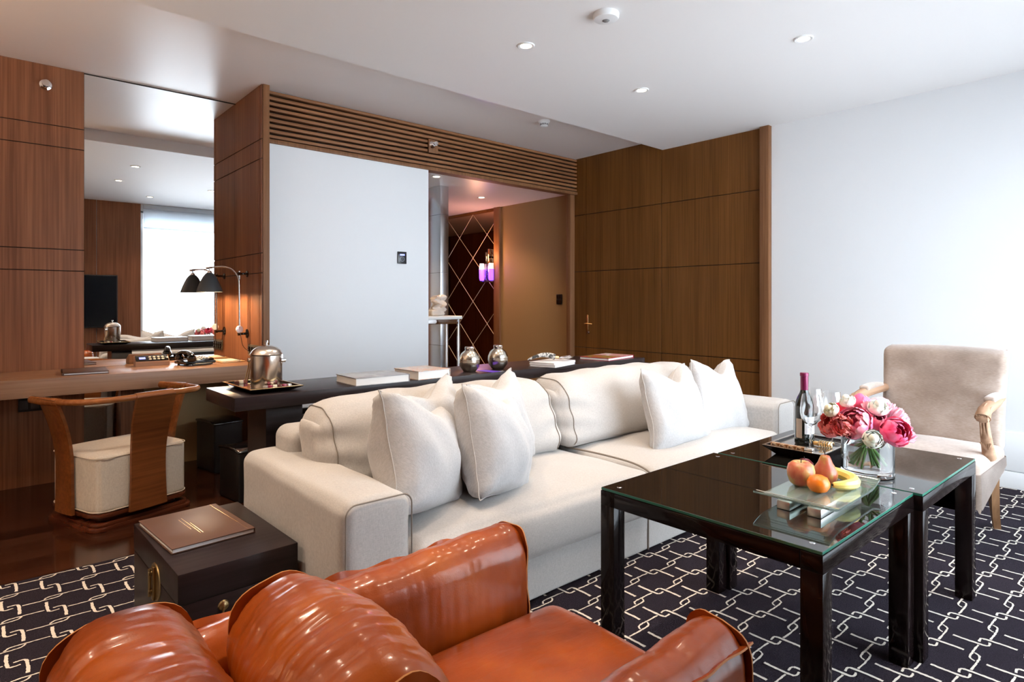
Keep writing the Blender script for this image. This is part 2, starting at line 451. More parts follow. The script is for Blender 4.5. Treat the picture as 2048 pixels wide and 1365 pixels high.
# window wall behind the camera
b = B(); box(b, XL, 1.868, YW - .12, YW, 0, ZC + .1); box(b, 4.93, XR + .1, YW - .12, YW, 0, ZC + .1); box(b, 1.868, 4.93, YW - .12, YW, 2.56, ZC + .1); box(b, 1.868, 4.93, YW - .12, YW, 0, .10)
struct('wall_front', b, M['white'])
panels('wall_front_panelling', M['wood_l'], 'y', YW, XL, 1.868, [], [-.6, 0.35, 1.32], 0.01, 0.005, 0, ZC)
b = B()
for x in (1.868, 4.90): box(b, x, x + .035, YW - .09, YW - .02, .1, 2.56, .002)
for z in (.1, 2.53): box(b, 1.868, 4.93, YW - .09, YW - .02, z, z + .035, .002)
win = struct('window_1', b, M['white'])
b = B(); box(b, 1.88, 4.92, YW - .060, YW - .055, .12, 2.54)
gm = mat('window_pane', (1, 1, 1), 0.0, trans=1.0, ior=1.02); obj('pane', b, gm, win)
blind_m = mat('blind_cloth', (.85, .88, .9), .9); _N, _L, _P = nodes(blind_m); _t = _N.new('ShaderNodeBsdfTranslucent'); _t.inputs[0].default_value = (.85, .9, .95, 1); _x = _N.new('ShaderNodeMixShader'); _x.inputs[0].default_value = .6
_L.new(_P.outputs[0], _x.inputs[1]); _L.new(_t.outputs[0], _x.inputs[2]); _L.new(_x.outputs[0], _N['Material Output'].inputs['Surface'])
b = B(); box(b, 1.90, 4.92, YW + .012, YW + .016, 2.31, 2.60); box(b, 1.90, 4.92, YW + .008, YW + .03, 2.295, 2.315, .004); box(b, 1.90, 4.92, YW + .002, YW + .05, 2.59, 2.65, .006)
tag(obj('roller_blind', b, blind_m), 'pale rolled window blind across the top of the big window', 'blind')
b = B(); box(b, XL - .1, XL, YW - .1, YM + .1, 0, ZU + .1); struct('wall_left', b, M['white'])
# foyer
b = B(); box(b, 5.0, 5.1, 4.66, 5.889, 0, ZF); struct('wall_foyer', b, M['tan'])
b = B(); box(b, 4.97, 5.1, 5.889, 6.00, 0, ZF, .002); struct('trim_4', b, M['wood_trim'])
b = B(); box(b, 5.02, 5.1, 6.0, 9.3, 0, ZF); struct('wall_foyer_dark', b, M['wood_l'])
b = B(); box(b, 1.6, 3.60, 9.2, 9.3, 0, ZF); box(b, 3.4, 5.1, 9.2, 9.3, 0, ZF); struct('wall_foyer_end', b, M['wood_r'])
b = B(); box(b, 3.40, 3.46, 5.7, 9.2, 0, ZF); struct('wall_foyer_side', b, M['wood_l'])
b = B(); box(b, 3.39, 3.47, 6.9, 7.0, 0, ZF, .002); struct('trim_5', b, M['wood_trim'])
b = B(); box(b, 1.6, 1.7, 4.66, 5.7, 0, ZF); box(b, 1.6, 3.46, 5.62, 5.7, 0, ZF); struct('wall_foyer_alcove', b, M['stone'])

# ------------------------------------------------------------------ fixed fittings
t = thing('slatted_grille', 'long teak slatted air grille above the plain white wall', 'grille', (1.606, YB, 2.402))
b = B(); box(b, 0, XR - 1.606, .06, .09, 0, ZU - 2.402); obj('backing', b, M['groove'], t)
for k in range(9):
    b = B(); z = 0.012 + k * 0.0405; box(b, 0, XR - 1.606, -.002, .05, z, z + .021, .001); obj('slat', b, M['wood_slat'], t)
for x in (0.42, 0.98, 1.45, 2.3, 2.9):
    b = B(); box(b, x, x + .02, .05, .06, 0, ZU - 2.402); obj('bracket', b, M['black'], t)
t = thing('wall_mirror', 'tall frameless mirror above the desk reflecting the window', 'mirror', (0.565, YM, 0))
b = B(); box(b, 0.0015, 0.985, -.001, .006, 0.7505, ZU - .012); obj('upper_mirror', b, M['mirror'], t)
b = B(); box(b, 0.0015, 0.213, -.001, .006, 0.01, 0.64); obj('lower_mirror', b, M['mirror'], t)
t = thing('diamond_mirror', 'bronze foyer mirror engraved with pale diamond lines', 'mirror', (5.015, 6.01, 0))
b = B(); box(b, 0, .005, 0, 2.2, .02, 2.365); obj('mirror_pane', b, M['mirror_bronze'], t)
b = B()
# diamond engraving: cell 0.30 wide (y) x 0.60 high
for sg in (1, -1):
    for k in range(-6, 10):
        sl = sg * .967; yk = .475 + k * .60; zk = 1.785
        # clip the line z = zk + sl*(y-yk) to the pane
        ys = sorted((yk + (.02 - zk) / sl, yk + (2.365 - zk) / sl)); ya, yb = max(0, ys[0]), min(2.2, ys[1])
        if yb - ya < .02: continue
        cyl(b, (-.0012, ya, zk + sl * (ya - yk)), (-.0012, yb, zk + sl * (yb - yk)), .0022, 6)
obj('engraved_lines', b, mat('engraving', (0.75, 0.62, 0.45), 0.3), t)
b = B(); box(b, -.02, .005, -.015, 2.2, 2.365, 2.398, .002); obj('frame', b, M['wood_r'], t)
# steel column, console and crystal in the foyer alcove
t = thing('steel_column', 'polished steel clad column at the foyer entrance', 'column', (3.60, 5.20, 0))
b = B(); box(b, 0, .10, 0, .30, 0, 2.398, .002); obj('cladding', b, metal('polished_steel', (.70, .71, .73), .22), t)
b = B()
for z in (.75, 1.5, 2.1): box(b, -.0008, .101, -.0008, .3, z, z + .002)
obj('joint', b, M['groove'], t)
t = thing('foyer_console', 'chrome framed console with marble top in the foyer', 'table', (3.30, 4.96, 0))
b = B(); box(b, -.24, .31, -.12, .12, 1.03, 1.062, .003); obj('tabletop', b, M['marble'], t)
for x in (-.22, .28):
    for y in (-.10, .10):
        b = B(); box(b, x - .012, x + .012, y - .012, y + .012, 0, 1.03, .002); obj('leg', b, M['chrome'], t)
b = B(); box(b, -.21, .27, -.105, -.09, .985, 1.03, .001); box(b, -.21, .27, .09, .105, .985, 1.03, .001); obj('apron', b, M['chrome'], t)
b = B(); rbox(b, 0, 0, .10, .12, .10, .19, .03, (6, 6, 10), lambda q, x, y, z: (q.x + wob(q, 22, .045), q.y + wob(q, 22, .045, 3), q.z + wob(q, 14, .02, 6)))
rbox(b, -.035, 0, .03, .14, .11, .06, .02, (6, 6, 4), lambda q, x, y, z: (q.x + wob(q, 25, .02, 8), q.y, q.z))
tag(obj('crystal_sculpture', b, M['crystal'], None, angle=15, loc=(3.40, 4.95, 1.064)), 'pale crystal rock sculpture on the foyer console', 'sculpture')
# wall sconce on the diamond mirror
t = thing('wall_sconce', 'chrome wall light with two violet glass cups on the diamond mirror', 'wall lamp', (5.0, 6.13, 1.46))
b = B(); box(b, -.035, .012, -.03, -.012, 0, .42, .003); box(b, -.035, .012, .012, .03, 0, .38, .003); box(b, -.03, .012, -.03, .03, .30, .33, .002); obj('stem', b, M['chrome'], t)
b = B(); box(b, -.05, -.03, -.12, .12, -.012, .004, .002); obj('arm', b, M['chrome'], t)
for s in (-1, 1):
    b = B(); lathe(b, [(.0, .012), (.028, .014), (.036, .05), (.038, .16), (.036, .16), (.034, .05), (.026, .02), (0, .018)], 20, Matrix.Translation((-.04, s * .095, 0)))
    obj('glass_cup', b, M['purple'], t, label='glowing violet glass cup')
    b = B(); lathe(b, [(.039, .16), (.030, .235), (.028, .235), (.037, .16)], 20, Matrix.Translation((-.04, s * .095, 0)))
    obj('lamp_shade', b, mat('pink_pleated_shade', (.8, .62, .55), .8, emit=.8, ecol=(1, .7, .6)), t, label='small pale pink pleated shade')
add_light('sconce_warm', 'POINT', (4.80, 6.13, 1.80), 11, (1.0, .46, .16), shadow_soft_size=.06)
add_light('sconce_violet', 'POINT', (4.86, 6.13, 1.62), 3.5, (0.35, 0.12, 1.0), shadow_soft_size=.04)

# thermostat, switches, sockets
t = thing('thermostat', 'small square black thermostat on the plain white wall', 'thermostat', (2.759, YB - .001, 1.578))
b = B(); box(b, -.043, .043, -.012, 0, -.052, .052, .003); obj('plate', b, M['switch'], t)
b = B(); box(b, -.022, .022, -.0135, -.012, .018, .032); obj('display', b, M['blue_disp'], t)
b = B(); lathe(b, [(.017, 0), (.020, .001), (.022, 0)], 24, Matrix.Translation((0, -.0125, -.012)) @ Matrix.Rotation(R(90), 4, 'X')); box(b, -.002, .002, -.0135, -.012, -.02, -.004); obj('dial_mark', b, mat('grey_mark', (.25, .27, .32), .4), t)
def plate(name, label, loc, axis, wd, ht, cells, m_, rows=1, mark=None):
    t = thing(name, label, 'switch' if 'switch' in name else 'socket', loc)
    b = B()
    if axis == 'x': box(b, -.009, 0, -wd / 2, wd / 2, -ht / 2, ht / 2, .002)
    else: box(b, -wd / 2, wd / 2, -.009, 0, -ht / 2, ht / 2, .002)
    obj('plate', b, m_, t)
    for i in range(cells):
        for j in range(rows):
            c = -wd / 2 + wd * (i + .5) / cells; cz = -ht / 2 + ht * (j + .5) / rows; hw = wd / cells * .36; hh = ht / rows * .32
            b = B()
            if axis == 'x': box(b, -.012, -.008, c - hw, c + hw, cz - hh, cz + hh, .001)
            else: box(b, c - hw, c + hw, -.012, -.008, cz - hh, cz + hh, .001)
            obj('module', b, mark or M['black_gloss'], t)
    return t
plate('light_switch', 'small black light switch on the tan foyer wall', (4.999, 4.861, 1.228), 'x', .085, .115, 2, M['switch'], 2)
plate('power_socket', 'bronze socket plate with a plugged cord on the wooden fin', (1.5495, 4.62, .84), 'x', .24, .085, 4, M['socket'])
plate('power_socket', 'black socket plate on the dark wall under the desk', (.30, YM - .001, .53), 'y', .17, .085, 3, M['switch'], 1, mat('grey_module', (.05, .05, .05), .3))

def sprinkler(loc, label, m_):
    t = thing('fire_sprinkler', label, 'sprinkler', loc)
    b = B(); lathe(b, [(0, 0), (.036, 0), (.034, .006), (.022, .010), (.02, .02), (0, .02)], 24, Matrix.Rotation(R(90), 4, 'X')); obj('rose', b, m_, t)
    b = B(); cyl(b, (0, -.018, 0), (0, -.05, 0), .008); lathe(b, [(0, 0), (.022, .002), (.022, .005), (0, .007)], 12, Matrix.Translation((0, -.05, 0)) @ Matrix.Rotation(R(90), 4, 'X')); obj('nozzle', b, m_, t)
    return t
sprinkler((.356, YM - .001, 2.631), 'chrome sprinkler head high on the walnut wall beside the mirror', M['chrome'])
t = thing('fire_sprinkler', 'wooden block with chrome sprinkler set into the slatted grille', 'sprinkler', (3.075, YB - .012, 2.585))
b = B(); box(b, -.05, .05, -.006, .01, -.06, .06, .002); obj('block', b, M['wood_trim'], t)
b = B(); lathe(b, [(0, 0), (.036, 0), (.030, .010), (.02, .025), (0, .03)], 24, Matrix.Translation((-.005, -.006, .015)) @ Matrix.Rotation(R(90), 4, 'X')); cyl(b, (-.005, -.03, .015), (-.005, -.06, .015), .008); lathe(b, [(0, 0), (.02, .002), (0, .006)], 12, Matrix.Translation((-.005, -.06, .015)) @ Matrix.Rotation(R(90), 4, 'X')); obj('nozzle', b, M['chrome'], t)
# ceiling devices
t = thing('motion_sensor', 'round white ceiling sensor with a small grey eye', 'sensor', (2.406, 2.012, ZC))
b = B(); lathe(b, [(0, -.034), (.03, -.034), (.06, -.028), (.066, -.018), (.066, 0), (0, 0)], 40); obj('housing', b, M['plastic_w'], t)
b = B(); lathe(b, [(0, -.040), (.014, -.038), (.020, -.033), (0, -.033)], 20); obj('lens', b, mat('grey_lens', (.22, .22, .22), .2), t)
t = thing('smoke_detector', 'small white smoke detector on the raised ceiling', 'smoke detector', (3.702, 3.785, ZU))
b = B(); lathe(b, [(0, 0), (.052, 0), (.050, -.014), (.036, -.022), (.032, -.045), (.022, -.052), (0, -.052)], 32); obj('housing', b, M['plastic_w'], t)
b = B()
for k in range(12):
    a = k * math.pi / 6; box(b, -.004, .004, -.036, -.031, -.040, -.026, .0005, M=Matrix.Rotation(a, 4, 'Z'))
obj('vent_slot', b, M['black'], t)
ring_bm = B(); lathe(ring_bm, [(.050, 0), (.050, -.004), (.046, -.007), (.034, -.005), (.031, 0)], 32)
lens_bm = B(); lathe(lens_bm, [(0, -.003), (.030, -.003), (.031, -.001)], 24)
def downlight(x, y, z, label, group, power, first=[None], spot=150):
    if first[0] is None:
        t = thing('downlight', label, 'ceiling light', (x, y, z), group=group)
        obj('ring', ring_bm, M['plastic_w'], t); obj('lamp_lens', lens_bm, M['bulb'], t); first[0] = t
    else:
        t = copy_tree(first[0]); t.location = (x, y, z); t['label'] = label; t['group'] = group
    add_light('downlight_spot', 'SPOT', (x, y, z - .012), power, WARM if z > 2.5 else (1.0, .62, .30), (0, 0, 0), spot_size=R(105), spot_blend=0.9, shadow_soft_size=.035)
for (x, y), lab in DOWNLIGHTS: downlight(x, y, ZC, lab, 'downlights in the lowered ceiling', 54)
for (x, y), lab in [((3.322, 4.865), 'foyer downlight above the crystal sculpture'), ((4.378, 5.502), 'foyer downlight in front of the diamond mirror'), ((4.2, 6.75), 'foyer downlight farthest along the passage')]: downlight(x, y, ZF, lab, 'downlights in the foyer', 75)

for (x, y), lab in ADDED_DOWNLIGHTS: downlight(x, y, ZC, lab, 'downlights in the lowered ceiling', 95)
# ------------------------------------------------------------------ carpet
def ribbon(V, F, pts, w, z, jit):
    pts = [Vector((p[0], p[1], 0)) for p in pts]
    base = len(V)
    for i, p in enumerate(pts):
        t = (pts[min(i + 1, len(pts) - 1)] - pts[max(i - 1, 0)]).normalized(); n = Vector((-t.y, t.x, 0))
        ww = w[i] if isinstance(w, list) else w
        a = p + n * (ww / 2 + random.uniform(-jit, jit)); c = p - n * (ww / 2 + random.uniform(-jit, jit))
        V.append((a.x, a.y, z)); V.append((c.x, c.y, z))
        if i: k = base + 2 * i; F.append((k - 2, k - 1, k + 1, k))
def seg(p0, p1, k=6): return [(p0[0] + (p1[0] - p0[0]) * i / k, p0[1] + (p1[1] - p0[1]) * i / k) for i in range(k + 1)]
V = []; F = []
PX, PY = 0.1335, 0.243
cx0, cx1, cy0, cy1 = -0.9, XR - .02, YW + .01, 3.335
ncol = int((cx1 - cx0) / PX) + 2
for i in range(-1, ncol):
    X = 0.1065 - 8 * PX + i * PX
    par = i % 2
    for j in range(-2, 17):
        Y = 3.184 - 2 - 8 * PY + j * PY + (0 if par == 0 else PY / 2) - .0 + 2 * 1.0 * 0 + 8 * PY * 0
        Y = 3.184 - 15 * PY + j * PY + (PY / 2 if par else 0)
        if not (cx0 < X < cx1 and cy0 - .1 < Y < cy1 + .1): continue
        def arc(pts): return [(X + p[0], Y + p[1]) for p in smooth_path([(a, c, 0) for a, c in pts], 4)]
        S = []
        # interlocked pair of long strokes (lens)
        S.append((arc([(-.098, -.010), (-.06, -.012), (-.03, -.012), (-.006, -.012), (.016, -.009), (.027, .003), (.028, .008)]), .0062))
        S.append((arc([(.098, .010), (.06, .012), (.03, .012), (.006, .013), (-.016, .010), (-.027, -.001), (-.028, -.006)]), .0062))
        # hook halfway to the next lens
        h = -PY / 2
        S.append((arc([(-.024, h + .086), (-.026, h + .06), (-.026, h + .03), (-.025, h + .0), (-.020, h - .013), (-.006, h - .015), (.009, h - .013)]), [.0105] * 15 + [.007] * 10))
        S.append((arc([(.024, h - .086), (.026, h - .06), (.026, h - .03), (.025, h - .0), (.020, h + .013), (.006, h + .015), (-.009, h + .013)]), [.0105] * 15 + [.007] * 10))
        for pts, wv in S:
            keep = [(k, p) for k, p in enumerate(pts) if cx0 < p[0] < cx1 and cy0 < p[1] < cy1]
            if len(keep) < 3: continue
            ww = [wv[k] if isinstance(wv, list) else wv for k, p in keep]
            ribbon(V, F, [p for k, p in keep], ww, 0.0135, .0012)
nv = len(V)
me = bpy.data.meshes.new('carpet')
bx = [(x, y, z) for x in (cx0, cx1 + .018) for y in (cy0, cy1) for z in (0.0, 0.012)]
bf = [(0, 1, 3, 2), (4, 6, 7, 5), (0, 4, 5, 1), (2, 3, 7, 6), (0, 2, 6, 4), (1, 5, 7, 3)]
me.from_pydata(V + bx, [], F + [tuple(nv + i for i in f) for f in bf])
me.materials.append(M['carpet_line']); me.materials.append(M['carpet'])
me.polygons.foreach_set('material_index', [0] * len(F) + [1] * 6)
o = bpy.data.objects.new('carpet', me); COL.objects.link(o)
tag(o, 'dark fitted carpet woven with a cream interlocking chain pattern', 'carpet')

# ------------------------------------------------------------------ desk and its things
t = thing('desk', 'long wall-hung wooden desk with a thick front edge below the mirror', 'desk', (-2.3, 4.49, .644))
b = B(); box(b, 0, 3.85, 0, .568, 0, .106, .0015); obj('desktop', b, M['wood_desk'], t)
t = thing('folder', 'slim brown leather folder holding white sheets lying on the desk', 'folder', (.53, 4.72, .7505), R(-4))
b = B(); prism(b, [(-.12, -.15), (.12, -.15), (.12, .15), (-.12, .15)], .012, .016, .001); box(b, -.12, -.112, -.15, .15, 0, .016, .002); box(b, -.12, .12, -.15, .15, 0, .003); obj('cover', b, M['book_brown'], t)
b = B(); box(b, -.108, .115, -.146, .145, .004, .011); obj('pages', b, M['paper'], t)
t = thing('clock_radio', 'wooden wedge clock radio with a blue display and round buttons', 'clock radio', (.945, 4.93, .7505), R(-3))
b = B()
pr = [(-.052, 0), (.045, 0), (.045, .066), (.028, .070), (-.052, .030)]
lo = [b.verts.new((-.105, y, z)) for y, z in pr]; hi = [b.verts.new((.105, y, z)) for y, z in pr]
b.faces.new(lo); b.faces.new(hi)
for i in range(5): b.faces.new((lo[i], lo[(i + 1) % 5], hi[(i + 1) % 5], hi[i]))
bmesh.ops.bevel(b, geom=list(b.edges), offset=.002, segments=2, affect='EDGES'); obj('case', b, M['wood_desk'], t)
sl = Matrix.Translation((0, -.012, .0505)) @ Matrix.Rotation(math.atan2(.04, .08), 4, 'X')
b = B(); box(b, -.100, .100, -.038, .038, 0, .003, .001, M=sl); obj('face_panel', b, M['black_gloss'], t)
b = B(); box(b, -.078, -.040, -.012, .012, .003, .0042, M=sl); obj('display', b, M['blue_disp'], t)
for i in range(4):
    for j in range(2):
        b = B(); lathe(b, [(0, .006), (.006, .006), (.0085, .003)], 14, sl @ Matrix.Translation((-.012 + i * .026, -.014 + j * .028, 0)), squash=(1.15, 1)); obj('button', b, M['key'], t)
t = thing('telephone', 'black desk telephone with coiled cord and pale keypad', 'telephone', (1.19, 4.80, .7505), R(12))
b = B(); prism(b, [(-.10, -.085), (.11, -.085), (.11, .085), (-.10, .085)], .008, .03, .006); box(b, -.02, .105, -.075, .075, .028, .045, .006, M=Matrix.Rotation(R(-4), 4, 'Y') @ Matrix.Rotation(R(6), 4, 'X')); obj('base', b, M['black_gloss'], t)
for x in (-.08, .09):
    for y in (-.065, .065):
        b = B(); cyl(b, (x, y, 0), (x, y, .01), .008); obj('foot', b, M['black'], t)
b = B(); tube(b, smooth_path([(-.065, -.10, .062), (-.064, -.07, .082), (-.06, 0, .092), (-.060, .07, .085), (-.062, .10, .066)], 6), lambda q: .017 + .007 * abs(2 * q - 1) ** 2, 14, flat=.75)
lathe(b, [(0, -.022), (.026, -.02), (.031, 0), (.022, .014), (0, .018)], 18, Matrix.Translation((-.064, -.092, .052))); lathe(b, [(0, -.022), (.026, -.02), (.031, 0), (.022, .014), (0, .018)], 18, Matrix.Translation((-.062, .092, .054))); obj('handset', b, M['black_gloss'], t)
for i in range(4):
    for j in range(4):
        b = B(); box(b, -.008, .008, -.006, .006, 0, .006, .001, M=Matrix.Translation((.0 + i * .026, -.05 + j * .03, .040 + j * .0035)) @ Matrix.Rotation(R(6), 4, 'X')); obj('key', b, M['key'], t)
b = B(); pts = []
for k in range(400):
    q = k / 399; c = Vector((-.07 + .13 * q, -.115 - .02 * math.sin(q * 3.1), .010)); a = k * .75
    pts.append((c.x, c.y + .007 * math.cos(a), c.z + .007 * math.sin(a)))
tube(b, pts, .0022, 5); obj('cord', b, M['black'], t)
t = thing('notepad', 'wooden notepad tray with cream paper and a black pencil on the desk', 'notepad', (1.44, 4.86, .7505), R(3))
b = B(); box(b, -.085, .085, -.10, .10, 0, .008, .002); obj('tray', b, mat('pale_wood', (.62, .42, .22), .5), t)
b = B(); box(b, -.078, .05, -.094, .094, .0085, .014, .0005); obj('paper_block', b, M['paper_warm'], t)
b = B(); cyl(b, (.066, -.05, .012), (.068, .07, .012), .003, 6); obj('pencil', b, M['black'], t)

# swing-arm lamp on the fin
t = thing('wall_reading_lamp', 'chrome swing-arm lamp with a dark domed shade over the desk', 'lamp', (1.55, 4.78, .96))
for z in (0, .45):
    b = B(); Mx = Matrix.Translation((0, 0, z)) @ Matrix.Rotation(R(-90), 4, 'Y')
    lathe(b, [(0, 0), (.034 if z == 0 else .024, 0), (.034 if z == 0 else .024, .006), (.012, .012), (.009, .02), (.009, .052), (.013, .054), (.013, .068), (0, .070)], 24, Mx); obj('bracket', b, M['black_gloss'], t)
b = B(); cyl(b, (-.058, 0, -.01), (-.058, 0, .47), .0062, 14); obj('rod', b, M['chrome'], t)
b = B(); arm = [(-.064, -.028, .03), (-.066, -.028, .15), (-.068, -.026, .34), (-.073, -.022, .42), (-.105, -.008, .475), (-.150, .012, .497), (-.20, .03, .497), (-.245, .045, .492)]
tube(b, smooth_path(arm, 8), .0062, 14); obj('arm', b, M['chrome'], t)
b = B(); lathe(b, [(0, -.011), (.024, -.010), (.028, 0), (.024, .010), (0, .011)], 24, Matrix.Translation((-.066, -.028, .035)) @ Matrix.Rotation(R(90), 4, 'X')); obj('knob', b, mat('pearly_disc', (.8, .78, .85), .1, coat=.5), t, label='pale round clamp disc')
b = B(); cyl(b, (-.235, .042, .492), (-.275, .058, .486), .0085, 14); cyl(b, (-.252, .05, .49), (-.252, .05, .462), .007, 12); lathe(b, [(0, .03), (.012, .028), (.020, .010), (.022, 0)], 18, Matrix.Translation((-.252, .05, .44))); obj('socket_joint', b, M['chrome'], t)
b = B(); prof = [(.0, .135), (.020, .134), (.028, .128), (.045, .105), (.062, .070), (.076, .035), (.086, .005), (.088, -.006), (.0865, -.006), (.084, .005), (.074, .035), (.060, .070), (.043, .103), (.026, .125), (0, .131)]
lathe(b, prof, 40, Matrix.Translation((-.252, .05, .318))); obj('lamp_shade', b, M['lamp_black'], t)
b = B(); lathe(b, [(0, -.03), (.02, -.024), (.027, 0), (.02, .024), (.012, .05), (0, .05)], 18, Matrix.Translation((-.252, .05, .368))); obj('bulb', b, M['bulb'], t)
b = B(); tube(b, smooth_path([(-.066, -.034, .03), (-.06, -.045, -.03), (-.05, -.06, -.09), (-.02, -.10, -.13), (-.012, -.15, -.15), (-.012, -.20, -.125), (-.014, -.17, -.10)], 8), .0022, 6); obj('power_cord', b, M['black'], t)
add_light('reading_lamp_light', 'POINT', (1.298, 4.83, 1.305), 34, (1.0, .66, .36), shadow_soft_size=.03)

# bins under the desk
def bin_(loc, label, wd, dp, ht):
    t = thing('waste_bin', label, 'bin', loc, R(8), 'black bins under the desk')
    b = B(); rbox(b, 0, 0, ht / 2, wd, dp, ht, .012, (4, 4, 4)); obj('body', b, M['black_leather'], t)
    b = B(); rbox(b, 0, 0, ht + .004, wd + .012, dp + .012, .018, .008, (6, 4, 2), lambda q, x, y, z: (q.x, q.y, q.z - .012 * y * y)); obj('lid', b, M['black_gloss'], t)
bin_((1.335, 4.72, 0), 'taller black leather bin below the end of the desk', .20, .30, .35)
bin_((1.26, 3.93, 0), 'shorter black leather bin in front of the taller one', .20, .26, .31)

# desk chair: local frame turned 20 degrees
t = thing('desk_chair', 'barrel desk chair with bent wood slats and a cream silk box seat', 'chair', (.635, 4.10, 0), R(20))
def rrect(hx, hy, r, n=6):
    out = []
    for cx, cy, a0 in ((hx - r, hy - r, 0), (-hx + r, hy - r, 90), (-hx + r, -hy + r, 180), (hx - r, -hy + r, 270)):
        for k in range(n + 1):
            a = R(a0 + 90 * k / n); out.append((cx + r * math.cos(a), cy + r * math.sin(a)))
    return out
b = B()
for hx, hy, z0, z1 in ((.275, .255, 0.0, .022), (.262, .242, .022, .040)): prism(b, rrect(hx, hy, .06), z0, z1, .006)
prism(b, rrect(.215, .195, .05), .038, .072); prism(b, rrect(.262, .242, .07), .068, .088, .006)
obj('plinth', b, M['wood_base'], t)
b = B(); rbox(b, 0, 0, .237, .52, .48, .30, .025, (12, 12, 8), lambda q, x, y, z: ((q.x * (1 - .0) - math.copysign(max(0, abs(x) + abs(y) - 1.55) * .045, x)), q.y - math.copysign(max(0, abs(x) + abs(y) - 1.55) * .045, y), q.z + (.018 * (1 - x * x) * (1 - y * y) if z > .9 else 0)))
obj('seat', b, M['silk'], t)
b = B()
for z in (.378, .098):
    rr = [(x, y, z) for x, y in rrect(.258, .238, .075, 8)]; rr.append(rr[0]); tube(b, rr, .0032, 6, caps=False)
obj('piping', b, M['piping'], t)
railp = smooth_path([(-.345, .215, .672), (-.352, .08, .675), (-.338, -.10, .680), (-.285, -.235, .685), (-.16, -.305, .690), (0, -.318, .692), (.16, -.308, .690), (.30, -.245, .685), (.352, -.10, .680), (.362, .08, .675), (.352, .20, .672)], 8)
b = B(); tube(b, railp, .0165, 16); obj('top_rail', b, M['wood_rail'], t)
for nm, (px_, py_), ang, wd in (('slat', (0, -.25), 0, .205), ('slat', (-.268, .03), -90, .17), ('slat', (.268, .03), 90, .17)):
    b = B(); n = 14; rows = []
    Rz = Matrix.Rotation(R(ang), 4, 'Z'); out_n = {0: Vector((0, -1, 0)), -90: Vector((-1, 0, 0)), 90: Vector((1, 0, 0))}[ang]; side = Vector((1, 0, 0)) if ang == 0 else Vector((0, 1, 0))
    for i in range(n + 1):
        q = i / n; z = .070 + (.69 - .070) * q
        off = .004 + .078 * max(0, (q - .42) / .58) ** 1.8 * (1 if ang == 0 else 1.05)
        hw = wd / 2 * (1 - .10 * math.sin(math.pi * min(1, q * 1.25)) + .04 * q)
        c = Vector((px_, py_, z)) + out_n * (off - .004)
        rows.append([b.verts.new(c + side * s * hw + out_n * d) for s, d in ((-1, 0), (-.5, .003), (0, .004), (.5, .003), (1, 0), (1, .016), (.5, .020), (0, .021), (-.5, .020), (-1, .016))])
    for r0, r1 in zip(rows, rows[1:]):
        for k in range(10): b.faces.new((r0[k], r0[(k + 1) % 10], r1[(k + 1) % 10], r1[k]))
    b.faces.new(rows[0]); b.faces.new(rows[-1])
    obj('slat', b, M['wood_chair'], t)
    # thicker sleeve of the rail over each slat
    near = [p for p in railp if (abs(p.x) < .115 and p.y < -.2 and ang == 0) or (ang == -90 and p.x < -.3 and p.y > -.07) or (ang == 90 and p.x > .3 and p.y > -.07)]
    b = B(); tube(b, near, .0215, 16); obj('rail_sleeve', b, M['wood_rail'], t)

# ------------------------------------------------------------------ console behind the sofa and its things
t = thing('console_table', 'long dark wenge console table standing behind the sofa', 'table', (.84, 2.755, 0.0138))
b = B(); box(b, 0, 2.90, 0, .43, .712, .7715, .002); obj('tabletop', b, M['wood_dark'], t)
for x in (.165, 2.55):
    b = B(); prism(b, [(x, .09), (x + .17, .09), (x + .17, .34), (x, .34)], 0, .712, .002); obj('leg', b, M['wood_dark'], t)
for y in (.12, .30):
    b = B(); box(b, .33, 2.55, y, y + .03, .58, .64, .002); obj('rail', b, M['wood_dark'], t)
ZT = .7855
def tray(label, loc, rz, hx, hy, h=.030):
    t = thing('tray', label, 'tray', loc, rz)
    b = B()
    def loop(a, c, z): return [b.verts.new(p) for p in ((-a, -c, z), (a, -c, z), (a, c, z), (-a, c, z))]
    L = [loop(hx * .72, hy * .72, 0), loop(hx * .84, hy * .84, h * .45), loop(hx, hy, h), loop(hx, hy, h + .003), loop(hx * .93, hy * .93, h + .003), loop(hx * .90, hy * .90, h - .004), loop(hx * .88, hy * .88, h - .006)]
    b.faces.new(L[0][::-1]); b.faces.new(L[-1])
    for p, q in zip(L, L[1:]):
        for k in range(4): b.faces.new((p[k], p[(k + 1) % 4], q[(k + 1) % 4], q[k]))
    obj('body', b, M['lacquer'], t, smooth=False)
    b = B()
    a, c = hx, hy
    for (x0, x1, y0, y1) in ((-a, a, -c, -c * .93), (-a, a, c * .93, c), (-a, -a * .93, -c * .93, c * .93), (a * .93, a, -c * .93, c * .93)): box(b, x0, x1, y0, y1, h + .0031, h + .0046)
    obj('rim', b, M['gold'] if 'ice' in label else M['steel'], t)
    b = B(); box(b, -hx * .88, hx * .88, -hy * .88, hy * .88, h - .0058, h - .0048); obj('inner_base', b, mat('tray_mirror', (.34, .31, .28), .06, .85), t)
    return t
tray('square black and gold tray under the ice bucket', (1.035, 2.985, ZT), R(1), .122, .190, .020)
t = thing('ice_bucket', 'brushed metal ice bucket with domed lid standing on the console', 'ice bucket', (1.035, 2.925, ZT + .0155))
b = B(); lathe(b, [(0, 0), (.068, 0), (.070, .004), (.070, .148), (.067, .15), (.066, .012), (0, .012)], 48); obj('body', b, M['steel'], t)
b = B(); lathe(b, [(.071, .1505), (.072, .154), (.062, .172), (.045, .186), (.020, .194), (0, .196)], 48); obj('lid', b, M['steel'], t)
b = B(); lathe(b, [(.005, .192), (.005, .204), (.009, .208), (.009, .216), (0, .218)], 20); obj('lid_knob', b, M['chrome'], t)
